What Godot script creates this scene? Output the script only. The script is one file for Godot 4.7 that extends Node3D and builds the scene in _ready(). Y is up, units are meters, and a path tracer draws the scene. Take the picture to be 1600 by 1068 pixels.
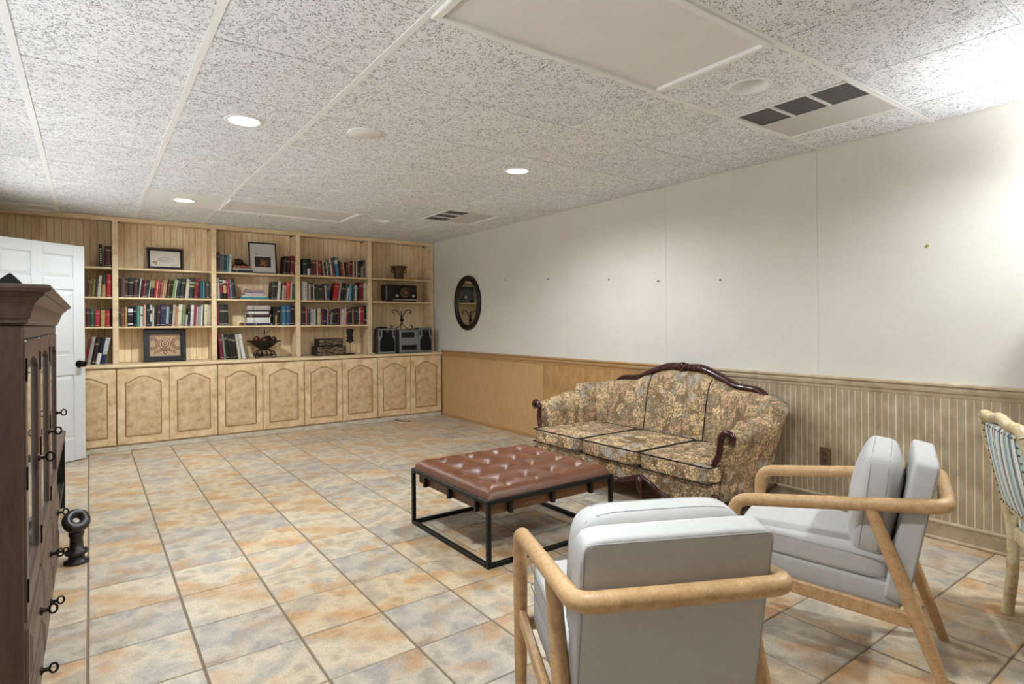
extends Node3D
# A basement den: built-in bookcase, sofa, ottoman, two lounge chairs, drop ceiling, tiled floor.

const CE := 2.31      # underside of the ceiling tiles
const WX := 3.80      # right wall
const LX := -0.75     # left wall
const BZ := -7.30     # back wall
const RZ := 3.00      # wall behind the camera
const FACE := -7.03   # front of the bookcase
const CAB := -6.80    # front of the base cabinets

var used := {}
var mats := {}
var tex := {}
var sg := -1
var vc = null
var rng := RandomNumberGenerator.new()

# ---------------------------------------------------------------- scene helpers
func ns() -> SurfaceTool:
	var st := SurfaceTool.new()
	st.begin(Mesh.PRIMITIVE_TRIANGLES)
	return st

func numbered(called: String) -> String:
	if not used.has(called):
		used[called] = 0
		return called
	used[called] += 1
	return "%s_%03d" % [called, used[called]]

func thing(called: String, label: String, category: String, at := Vector3.ZERO, turn := 0.0, group := "") -> Node3D:
	var o := Node3D.new()
	o.name = numbered(called)
	add_child(o)
	o.position = at
	o.rotation.y = turn
	tag(o, label, category, group)
	return o

func tag(o: Node, label: String, category: String, group := "") -> Node:
	o.set_meta("label", label)
	o.set_meta("category", category)
	if group != "":
		o.set_meta("group", group)
	return o

func mesh_of(st: SurfaceTool, m: Material) -> ArrayMesh:
	st.generate_normals()
	st.set_material(m)
	return st.commit()

func obj(called: String, st: SurfaceTool, m: Material, parent: Node = null) -> MeshInstance3D:
	return put(called, mesh_of(st, m), parent)

func put(called: String, mesh: Mesh, parent: Node = null, m: Material = null) -> MeshInstance3D:
	var o := MeshInstance3D.new()
	o.mesh = mesh
	if m != null:
		o.material_override = m
	if parent == null:
		o.name = numbered(called)
		add_child(o)
	else:
		o.name = called
		parent.add_child(o, true)
	return o

func struct_root(called: String) -> Node3D:
	var o := Node3D.new()
	o.name = numbered(called)
	add_child(o)
	o.set_meta("kind", "structure")
	return o

# ---------------------------------------------------------------- shape helpers
func tri(st: SurfaceTool, a: Vector3, b: Vector3, c: Vector3, out: Vector3) -> void:
	var n := (b - a).cross(c - a)
	if n.length_squared() < 1e-18:
		return
	st.set_smooth_group(sg)
	if vc != null:
		st.set_color(vc)
	if n.dot(out) > 0.0:
		st.add_vertex(a); st.add_vertex(c); st.add_vertex(b)
	else:
		st.add_vertex(a); st.add_vertex(b); st.add_vertex(c)

func quad(st: SurfaceTool, a: Vector3, b: Vector3, c: Vector3, d: Vector3, out: Vector3) -> void:
	tri(st, a, b, c, out)
	tri(st, a, c, d, out)

func uvquad(st: SurfaceTool, a: Vector3, b: Vector3, c: Vector3, d: Vector3) -> void:
	# a top-left, b top-right, c bottom-right, d bottom-left as seen from the front
	st.set_smooth_group(-1)
	var ps := [a, b, c, a, c, d]
	var uv := [Vector2(0, 0), Vector2(1, 0), Vector2(1, 1), Vector2(0, 0), Vector2(1, 1), Vector2(0, 1)]
	for i in 6:
		st.set_uv(uv[i])
		st.add_vertex(ps[i])

# box with chamfered edges
func cbox(st: SurfaceTool, c: Vector3, s: Vector3, b := 0.003, B := Basis()) -> void:
	var h := s * 0.5
	b = minf(b, minf(h.x, minf(h.y, h.z)) * 0.8)
	var keep := sg
	sg = -1
	var P := func(sx: float, sy: float, sz: float, ax: int) -> Vector3:
		var v := Vector3(sx * (h.x - (0.0 if ax == 0 else b)), sy * (h.y - (0.0 if ax == 1 else b)), sz * (h.z - (0.0 if ax == 2 else b)))
		return c + B * v
	var S := [-1.0, 1.0]
	for s1 in S:
		quad(st, P.call(s1, -1, -1, 0), P.call(s1, 1, -1, 0), P.call(s1, 1, 1, 0), P.call(s1, -1, 1, 0), B * Vector3(s1, 0, 0))
		quad(st, P.call(-1, s1, -1, 1), P.call(1, s1, -1, 1), P.call(1, s1, 1, 1), P.call(-1, s1, 1, 1), B * Vector3(0, s1, 0))
		quad(st, P.call(-1, -1, s1, 2), P.call(1, -1, s1, 2), P.call(1, 1, s1, 2), P.call(-1, 1, s1, 2), B * Vector3(0, 0, s1))
	if b > 0.0:
		for s1 in S:
			for s2 in S:
				quad(st, P.call(s1, s2, -1, 0), P.call(s1, s2, 1, 0), P.call(s1, s2, 1, 1), P.call(s1, s2, -1, 1), B * Vector3(s1, s2, 0))
				quad(st, P.call(s1, -1, s2, 0), P.call(s1, 1, s2, 0), P.call(s1, 1, s2, 2), P.call(s1, -1, s2, 2), B * Vector3(s1, 0, s2))
				quad(st, P.call(-1, s1, s2, 1), P.call(1, s1, s2, 1), P.call(1, s1, s2, 2), P.call(-1, s1, s2, 2), B * Vector3(0, s1, s2))
				for s3 in S:
					tri(st, P.call(s1, s2, s3, 0), P.call(s1, s2, s3, 1), P.call(s1, s2, s3, 2), B * Vector3(s1, s2, s3))
	sg = keep

func bx(x0: float, x1: float, y0: float, y1: float, z0: float, z1: float, b := 0.003) -> SurfaceTool:
	var st := ns()
	cbox(st, Vector3((x0 + x1) / 2, (y0 + y1) / 2, (z0 + z1) / 2), Vector3(absf(x1 - x0), absf(y1 - y0), absf(z1 - z0)), b)
	return st

# grid of points -> smooth surface; out is a rough centre to point away from
func skin(st: SurfaceTool, g: Array, centre: Vector3, close_u := false, close_v := false) -> void:
	var nu := g.size()
	var nv: int = g[0].size()
	var keep := sg
	sg = 0
	for i in (nu if close_u else nu - 1):
		for j in (nv if close_v else nv - 1):
			var a: Vector3 = g[i][j]
			var b: Vector3 = g[(i + 1) % nu][j]
			var c: Vector3 = g[(i + 1) % nu][(j + 1) % nv]
			var d: Vector3 = g[i][(j + 1) % nv]
			var o := (a + b + c + d) / 4 - centre
			quad(st, a, b, c, d, o)
	sg = keep

func tube(st: SurfaceTool, pts: Array, r, seg := 10, caps := true, flat := 1.0) -> void:
	# r: one radius or one for each point; flat squeezes the section across its second axis
	var n := pts.size()
	var up := Vector3.UP
	var t0: Vector3 = (pts[1] - pts[0]).normalized()
	if absf(t0.dot(up)) > 0.9:
		up = Vector3.RIGHT
	var prev := Vector3.ZERO
	var rings := []
	for i in n:
		var t: Vector3 = (pts[mini(i + 1, n - 1)] - pts[maxi(i - 1, 0)]).normalized()
		var a: Vector3
		if i == 0:
			a = (up - t * up.dot(t)).normalized()
		else:
			a = (prev - t * prev.dot(t)).normalized()
		prev = a
		var b := t.cross(a)
		var rr: float = r[i] if r is Array else r
		var ring := []
		for k in seg:
			var w := TAU * k / seg
			ring.append(pts[i] + a * cos(w) * rr + b * sin(w) * rr * flat)
		rings.append(ring)
	var keep := sg
	sg = 0
	for i in n - 1:
		for k in seg:
			var k2 := (k + 1) % seg
			var mid: Vector3 = (pts[i] + pts[i + 1]) / 2
			var o: Vector3 = (rings[i][k] + rings[i + 1][k2]) / 2 - mid
			quad(st, rings[i][k], rings[i + 1][k], rings[i + 1][k2], rings[i][k2], o)
	if caps:
		sg = -1
		for e in [0, n - 1]:
			var o: Vector3 = (pts[0] - pts[1]) if e == 0 else (pts[n - 1] - pts[n - 2])
			for k in seg:
				tri(st, pts[e], rings[e][k], rings[e][(k + 1) % seg], o)
	sg = keep

# path with rounded corners
func fillet(pts: Array, r: float, n := 6) -> Array:
	var out := [pts[0]]
	for i in range(1, pts.size() - 1):
		var p: Vector3 = pts[i]
		var a: Vector3 = pts[i - 1] - p
		var b: Vector3 = pts[i + 1] - p
		var rr := minf(r, minf(a.length(), b.length()) * 0.49)
		var pa := p + a.normalized() * rr
		var pb := p + b.normalized() * rr
		for k in n + 1:
			var t := float(k) / n
			out.append(pa.lerp(p, t).lerp(p.lerp(pb, t), t))
	out.append(pts[-1])
	return out

func smooth_path(ctrl: Array, n := 6) -> Array:
	var out := []
	for i in ctrl.size() - 1:
		var p0: Vector3 = ctrl[maxi(i - 1, 0)]
		var p1: Vector3 = ctrl[i]
		var p2: Vector3 = ctrl[i + 1]
		var p3: Vector3 = ctrl[mini(i + 2, ctrl.size() - 1)]
		for k in n:
			out.append(p1.cubic_interpolate(p2, p0, p3, float(k) / n))
	out.append(ctrl[-1])
	return out

func lathe(st: SurfaceTool, prof: Array, at := Vector3.ZERO, B := Basis(), seg := 20) -> void:
	# prof: Vector2(radius, height) from bottom to top, along B.y
	var keep := sg
	sg = 0
	for i in prof.size() - 1:
		var p: Vector2 = prof[i]
		var q: Vector2 = prof[i + 1]
		var nrm := Vector2(q.y - p.y, p.x - q.x)
		for k in seg:
			var w0 := TAU * k / seg
			var w1 := TAU * (k + 1) / seg
			var a := at + B * Vector3(cos(w0) * p.x, p.y, sin(w0) * p.x)
			var b := at + B * Vector3(cos(w0) * q.x, q.y, sin(w0) * q.x)
			var c := at + B * Vector3(cos(w1) * q.x, q.y, sin(w1) * q.x)
			var d := at + B * Vector3(cos(w1) * p.x, p.y, sin(w1) * p.x)
			var wm := (w0 + w1) / 2
			quad(st, a, b, c, d, B * Vector3(cos(wm) * nrm.x, nrm.y, sin(wm) * nrm.x))
	sg = keep

# flat outline (x, y) pushed out along z, with a chamfer on the front edge
func extrude(st: SurfaceTool, poly: PackedVector2Array, z0: float, z1: float, bev := 0.0, T := Transform3D()) -> void:
	var front := poly
	if bev > 0.0:
		var off := Geometry2D.offset_polygon(poly, -bev)
		if off.size() > 0 and off[0].size() == poly.size():
			front = off[0]
			# same start vertex
			var best := 0
			for i in front.size():
				if front[i].distance_to(poly[0]) < front[best].distance_to(poly[0]):
					best = i
			var turned := PackedVector2Array()
			for i in front.size():
				turned.append(front[(i + best) % front.size()])
			front = turned
		else:
			bev = 0.0
	var keep := sg
	sg = -1
	var n := poly.size()
	var mid := Vector2.ZERO
	for p in poly:
		mid += p / n
	var zs := z1 - signf(z1 - z0) * bev
	for i in n:
		var a := poly[i]
		var b := poly[(i + 1) % n]
		var e := b - a
		var nrm := Vector2(e.y, -e.x)
		if Geometry2D.is_polygon_clockwise(poly):
			nrm = -nrm
		var o := T.basis * Vector3(nrm.x, nrm.y, 0)
		quad(st, T * Vector3(a.x, a.y, z0), T * Vector3(b.x, b.y, z0), T * Vector3(b.x, b.y, zs), T * Vector3(a.x, a.y, zs), o)
		if bev > 0.0:
			var fa := front[i]
			var fb := front[(i + 1) % n]
			quad(st, T * Vector3(a.x, a.y, zs), T * Vector3(b.x, b.y, zs), T * Vector3(fb.x, fb.y, z1), T * Vector3(fa.x, fa.y, z1), o + T.basis * Vector3(0, 0, signf(z1 - z0) * nrm.length()))
	for pair in [[front, z1, z1 - z0], [poly, z0, z0 - z1]]:
		var ids := Geometry2D.triangulate_polygon(pair[0])
		for i in range(0, ids.size(), 3):
			var A: Vector2 = pair[0][ids[i]]
			var B: Vector2 = pair[0][ids[i + 1]]
			var C: Vector2 = pair[0][ids[i + 2]]
			tri(st, T * Vector3(A.x, A.y, pair[1]), T * Vector3(B.x, B.y, pair[1]), T * Vector3(C.x, C.y, pair[1]), T.basis * Vector3(0, 0, pair[2]))
	sg = keep

# stuffed box: rounded by a power norm, its faces bulging
func cushion(st: SurfaceTool, s: Vector3, T: Transform3D, pw := 6.0, puff := 0.0, n := 14) -> void:
	var keep := sg
	sg = 0
	var h := s * 0.5
	for ax in 3:
		for sd in [-1.0, 1.0]:
			var g := []
			for i in n + 1:
				var line := []
				for j in n + 1:
					var u := sin((float(i) / n * 2 - 1) * PI / 2 * 0.999)
					var v := sin((float(j) / n * 2 - 1) * PI / 2 * 0.999)
					var p := Vector3.ZERO
					p[ax] = sd
					p[(ax + 1) % 3] = u
					p[(ax + 2) % 3] = v
					var l := pow(pow(absf(p.x), pw) + pow(absf(p.y), pw) + pow(absf(p.z), pw), 1.0 / pw)
					p /= l
					var q := p * h
					# bulge across the thinnest axis
					var th := 0
					if h.y < h[th]: th = 1
					if h.z < h[th]: th = 2
					var o1 := (th + 1) % 3
					var o2 := (th + 2) % 3
					q[th] += signf(p[th]) * absf(p[th]) * puff * (1 - p[o1] * p[o1]) * (1 - p[o2] * p[o2])
					line.append(T * q)
				g.append(line)
			var o0 := Vector3.ZERO
			o0[ax] = sd
			for i in n:
				for j in n:
					quad(st, g[i][j], g[i + 1][j], g[i + 1][j + 1], g[i][j + 1], T.basis * o0)
	sg = keep

# rectangle lofted upwards: rows of [y, overhang]
func rect_loft(st: SurfaceTool, x0: float, x1: float, z0: float, z1: float, rows: Array, cap := true) -> void:
	var keep := sg
	sg = -1
	for i in rows.size() - 1:
		var p: Array = rows[i]
		var q: Array = rows[i + 1]
		var a := [Vector3(x0 - p[1], p[0], z0 - p[1]), Vector3(x1 + p[1], p[0], z0 - p[1]), Vector3(x1 + p[1], p[0], z1 + p[1]), Vector3(x0 - p[1], p[0], z1 + p[1])]
		var b := [Vector3(x0 - q[1], q[0], z0 - q[1]), Vector3(x1 + q[1], q[0], z0 - q[1]), Vector3(x1 + q[1], q[0], z1 + q[1]), Vector3(x0 - q[1], q[0], z1 + q[1])]
		var nn := [Vector3(0, 0, -1), Vector3(1, 0, 0), Vector3(0, 0, 1), Vector3(-1, 0, 0)]
		for k in 4:
			var k2 := (k + 1) % 4
			var o: Vector3 = nn[k] * absf(q[0] - p[0]) + Vector3(0, p[1] - q[1], 0)
			if absf(q[0] - p[0]) < 1e-5:
				o = Vector3(0, signf(p[1] - q[1]), 0)
			quad(st, a[k], a[k2], b[k2], b[k], o)
	if cap:
		for e in [0, rows.size() - 1]:
			var p: Array = rows[e]
			quad(st, Vector3(x0 - p[1], p[0], z0 - p[1]), Vector3(x1 + p[1], p[0], z0 - p[1]), Vector3(x1 + p[1], p[0], z1 + p[1]), Vector3(x0 - p[1], p[0], z1 + p[1]), Vector3(0, -1 if e == 0 else 1, 0))
	sg = keep
# ---------------------------------------------------------------- textures and materials
func hexc(s: String) -> Color:
	return Color.html(s)

func mat(key: String, c: Color, rough := 0.6, metal := 0.0) -> StandardMaterial3D:
	if not mats.has(key):
		var m := StandardMaterial3D.new()
		m.albedo_color = c
		m.roughness = rough
		m.metallic = metal
		mats[key] = m
	return mats[key]

func tmat(key: String, t: Texture2D, scale: Vector3, rough := 0.6, world := false, tint := Color.WHITE, offset := Vector3.ZERO) -> StandardMaterial3D:
	if not mats.has(key):
		var m := StandardMaterial3D.new()
		m.albedo_texture = t
		m.albedo_color = tint
		m.roughness = rough
		m.uv1_triplanar = true
		m.uv1_world_triplanar = world
		m.uv1_scale = scale
		m.uv1_offset = offset
		mats[key] = m
	return mats[key]

func nbytes(size: int, freq: float, oct: int, sd: int, kind := FastNoiseLite.TYPE_SIMPLEX_SMOOTH) -> PackedByteArray:
	var n := FastNoiseLite.new()
	n.seed = sd
	n.noise_type = kind
	n.frequency = freq
	n.fractal_octaves = oct
	n.fractal_type = FastNoiseLite.FRACTAL_FBM
	var im := n.get_seamless_image(size, size)
	im.convert(Image.FORMAT_L8)
	return im.get_data()

func lut(cols: Array) -> PackedByteArray:
	var g := Gradient.new()
	var offs := PackedFloat32Array()
	var cc := PackedColorArray()
	for i in cols.size():
		offs.append(cols[i][0])
		cc.append(hexc(cols[i][1]))
	g.offsets = offs
	g.colors = cc
	var out := PackedByteArray()
	for i in 256:
		var c := g.sample(i / 255.0)
		out.append(c.r8); out.append(c.g8); out.append(c.b8)
	return out

# several noises summed with weights, coloured through a ramp
func mixtex(size: int, layers: Array, cols: Array) -> ImageTexture:
	var L := lut(cols)
	var out := PackedByteArray()
	out.resize(size * size * 3)
	var a: PackedByteArray = layers[0][0]
	var wa: float = layers[0][1]
	var b: PackedByteArray = layers[1][0]
	var wb: float = layers[1][1]
	for i in size * size:
		var v := int(clampf(128.0 + (a[i] - 128) * wa + (b[i] - 128) * wb, 0.0, 255.0)) * 3
		out[i * 3] = L[v]
		out[i * 3 + 1] = L[v + 1]
		out[i * 3 + 2] = L[v + 2]
	return finish(Image.create_from_data(size, size, false, Image.FORMAT_RGB8, out))

func finish(im: Image) -> ImageTexture:
	im.generate_mipmaps()
	return ImageTexture.create_from_image(im)

func floor_texture() -> ImageTexture:
	var S := 1024
	var a := nbytes(S, 0.0036, 4, 11)
	var b := nbytes(S, 0.0048, 3, 23)
	var c := nbytes(S, 0.03, 4, 37)
	var d := nbytes(S, 0.12, 3, 41)
	var out := PackedByteArray()
	out.resize(S * S * 3)
	var cream := Vector3(206, 190, 164)
	var rust := Vector3(190, 148, 106)
	var grey := Vector3(170, 160, 148)
	var dark := Vector3(136, 118, 104)
	for i in S * S:
		var fine := (c[i] - 128) * 0.25
		var o := clampf((a[i] + fine - 128) / 75.0, 0.0, 1.0)
		var g := clampf((b[i] + fine - 118) / 70.0, 0.0, 1.0)
		var k := clampf((255 - b[i] - a[i] * 0.35 + fine * 1.6 - 122) / 60.0, 0.0, 1.0)
		var v := cream.lerp(grey, g * 0.85).lerp(rust, o * 0.8).lerp(dark, k * 0.5)
		v *= 1.0 + (d[i] - 128) / 128.0 * 0.10 + (c[i] - 128) / 128.0 * 0.10
		out[i * 3] = int(clampf(v.x, 0, 255))
		out[i * 3 + 1] = int(clampf(v.y, 0, 255))
		out[i * 3 + 2] = int(clampf(v.z, 0, 255))
	return finish(Image.create_from_data(S, S, false, Image.FORMAT_RGB8, out))

# fissured mineral fibre: short dark worm holes in off-white board
func fissure_images() -> Array:
	var S := 1024
	var v := PackedByteArray()
	v.resize(S * S)
	v.fill(246)
	var nb := nbytes(S, 0.08, 3, 71)
	var patch := nbytes(S, 0.006, 2, 73)
	for i in S * S:
		v[i] = int(clampf(246 + (nb[i] - 128) * 0.14, 0, 255))
	var r := RandomNumberGenerator.new()
	r.seed = 5
	for k in 6200:
		var x := r.randf() * S
		var y := r.randf() * S
		if patch[int(y) * S + int(x)] < 96 and r.randf() < 0.6:
			continue
		var ang := r.randfn(0.0, 0.9)
		var ln := r.randf_range(3.0, 17.0)
		var wd := r.randf_range(0.8, 2.1)
		var dk := r.randf_range(120, 205)
		var t := 0.0
		while t < ln:
			var ww := wd * (1.0 - 0.5 * absf(t / ln - 0.5))
			for dy in range(-2, 3):
				for dx in range(-2, 3):
					var q := Vector2(dx, dy).length()
					if q <= ww + 0.3:
						var ix := posmod(int(x) + dx, S)
						var iy := posmod(int(y) + dy, S)
						v[iy * S + ix] = mini(v[iy * S + ix], int(dk + q * 14))
			x += cos(ang) * 1.2
			y += sin(ang) * 1.2
			ang += r.randfn(0.0, 0.25)
			t += 1.2
	var im := Image.create_from_data(S, S, false, Image.FORMAT_L8, v)
	var col := im.duplicate() as Image
	col.convert(Image.FORMAT_RGB8)
	return [finish(col), finish(im)]

# woven landscape pattern: clumps of foliage in cream, tan, mauve, olive and slate blue
func tapestry() -> ImageTexture:
	var S := 768
	var out := PackedByteArray()
	out.resize(S * S * 3)
	var w := nbytes(S, 0.2, 2, 91)
	for i in S * S:
		var f := 1.0 + (w[i] - 128) / 128.0 * 0.3
		out[i * 3] = int(120 * f)
		out[i * 3 + 1] = int(102 * f)
		out[i * 3 + 2] = int(78 * f)
	var r := RandomNumberGenerator.new()
	r.seed = 8
	var pal := [Vector3(226, 204, 166), Vector3(206, 180, 142), Vector3(184, 154, 130), Vector3(168, 150, 120), Vector3(220, 196, 160), Vector3(176, 162, 138), Vector3(196, 166, 140), Vector3(160, 146, 126)]
	for k in 430:
		var cx := r.randi_range(0, S - 1)
		var cy := r.randi_range(0, S - 1)
		var rad := r.randi_range(20, 46)
		if k % 9 == 4:
			# feathery blue-grey grasses
			for s in 26:
				var x := cx + r.randf_range(-rad * 0.6, rad * 0.6)
				var ln := r.randf_range(rad * 0.7, rad * 1.5)
				var lean := (x - cx) * 0.012
				var cc: Vector3 = Vector3(150, 158, 170).lerp(Vector3(196, 190, 178), r.randf())
				for t in int(ln):
					var ix := posmod(int(x + lean * t), S)
					for dx in 2:
						var p := (posmod(cy - t + int(ln * 0.5), S) * S + posmod(ix + dx, S)) * 3
						out[p] = int(cc.x); out[p + 1] = int(cc.y); out[p + 2] = int(cc.z)
			continue
		var base: Vector3 = pal[r.randi_range(0, pal.size() - 1)]
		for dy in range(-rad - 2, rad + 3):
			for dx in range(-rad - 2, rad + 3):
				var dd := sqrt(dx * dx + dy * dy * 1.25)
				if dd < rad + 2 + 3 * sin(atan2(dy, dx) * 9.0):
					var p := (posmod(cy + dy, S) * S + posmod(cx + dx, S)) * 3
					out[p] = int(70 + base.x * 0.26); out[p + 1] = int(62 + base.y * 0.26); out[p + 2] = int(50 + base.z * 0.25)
		var leaves := int(rad * rad / 17.0)
		for s in leaves:
			var an := r.randf() * TAU
			var q := sqrt(r.randf()) * rad * 0.94
			var lx := cx + int(cos(an) * q)
			var ly := cy + int(sin(an) * q * 0.9)
			var lr := r.randi_range(3, 5)
			var cc := base * r.randf_range(0.78, 1.16)
			for dy in range(-lr, lr + 1):
				for dx in range(-lr, lr + 1):
					if dx * dx + dy * dy <= lr * lr:
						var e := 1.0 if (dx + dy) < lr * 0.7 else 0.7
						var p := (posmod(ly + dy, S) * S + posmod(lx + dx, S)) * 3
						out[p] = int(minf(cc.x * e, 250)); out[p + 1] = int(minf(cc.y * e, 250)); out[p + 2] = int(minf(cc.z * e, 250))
	return finish(Image.create_from_data(S, S, false, Image.FORMAT_RGB8, out))

func stripe_texture() -> ImageTexture:
	var S := 256
	var im := Image.create(S, S, false, Image.FORMAT_RGB8)
	var bands := [[0, 26, "e4e4de"], [26, 34, "6e7f86"], [34, 46, "c9d3d0"], [46, 52, "3f444c"], [52, 78, "dfe3de"], [78, 100, "9fb9bb"], [100, 106, "59463a"], [106, 132, "e6e5df"], [132, 146, "7d8b95"], [146, 152, "33363e"], [152, 176, "cfd6d2"], [176, 196, "8fb0b4"], [196, 202, "b09a72"], [202, 228, "e6e6e0"], [228, 240, "54585f"], [240, 256, "b9c6c6"]]
	for b in bands:
		im.fill_rect(Rect2i(b[0], 0, b[1] - b[0], S), hexc(b[2]))
	return finish(im)

func perforated(a: String, b: String) -> ImageTexture:
	var S := 64
	var im := Image.create(S, S, false, Image.FORMAT_RGB8)
	im.fill(hexc(a))
	for y in 8:
		for x in 8:
			im.fill_rect(Rect2i(x * 8 + (4 if y % 2 == 1 else 0), y * 8 + 1, 5, 5), hexc(b))
	return finish(im)

func make_textures() -> void:
	tex.floor = floor_texture()
	var fi := fissure_images()
	tex.fissure = fi[0]
	tex.fissure_h = fi[1]
	tex.tapestry = tapestry()
	tex.stripe = stripe_texture()
	var lo := nbytes(512, 0.006, 4, 101)
	var mid := nbytes(512, 0.02, 4, 102)
	var hi := nbytes(512, 0.09, 3, 103)
	var lo2 := nbytes(512, 0.008, 5, 104)
	tex.cream = mixtex(512, [[lo, 0.55], [mid, 0.35]], [[0.0, "b0906a"], [0.3, "cfb692"], [0.55, "dcc8a8"], [1.0, "e8dac2"]])
	tex.mottle = mixtex(512, [[lo2, 0.6], [mid, 0.4]], [[0.0, "a2835e"], [0.35, "c6a982"], [0.6, "d4bb96"], [1.0, "e0ceb2"]])
	tex.oak = mixtex(512, [[mid, 0.35], [hi, 0.35]], [[0.0, "a0784c"], [0.5, "c49b6a"], [1.0, "d6b080"]])
	tex.taupe = mixtex(512, [[lo2, 0.5], [mid, 0.25]], [[0.0, "86735a"], [0.45, "a39076"], [0.7, "b4a389"], [1.0, "c2b39b"]])
	tex.ash = mixtex(512, [[mid, 0.5], [hi, 0.5]], [[0.0, "9c754a"], [0.5, "c59d6e"], [1.0, "d9b88c"]])
	tex.dark = mixtex(512, [[mid, 0.6], [hi, 0.4]], [[0.0, "33231d"], [0.5, "48332a"], [1.0, "5a4236"]])
	tex.mahogany = mixtex(512, [[mid, 0.6], [hi, 0.4]], [[0.0, "1d0806"], [0.5, "3a130d"], [1.0, "57211a"]])
	tex.walnut = mixtex(512, [[mid, 0.6], [hi, 0.4]], [[0.0, "3a2110"], [0.5, "5c3718"], [1.0, "7a4d26"]])
	tex.leather = mixtex(512, [[lo, 0.6], [hi, 0.5]], [[0.0, "422210"], [0.5, "683818"], [1.0, "855026"]])
	tex.linen = mixtex(512, [[mid, 0.18], [nbytes(512, 0.35, 2, 105), 0.5]], [[0.0, "a8a5a2"], [0.5, "c0bdba"], [1.0, "d2d0cd"]])
	tex.paint = mixtex(512, [[lo, 0.35], [hi, 0.25]], [[0.0, "cfc8bd"], [0.5, "d8d2c8"], [1.0, "e0dbd2"]])
	tex.kick = mixtex(512, [[mid, 0.9], [hi, 0.5]], [[0.0, "a99a80"], [0.5, "cdc2ae"], [1.0, "ddd6c8"]])
	tex.lens = mixtex(512, [[lo, 0.3], [nbytes(512, 0.4, 1, 106), 0.35]], [[0.0, "dcdad7"], [0.5, "e6e4e1"], [1.0, "eeece9"]])

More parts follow.
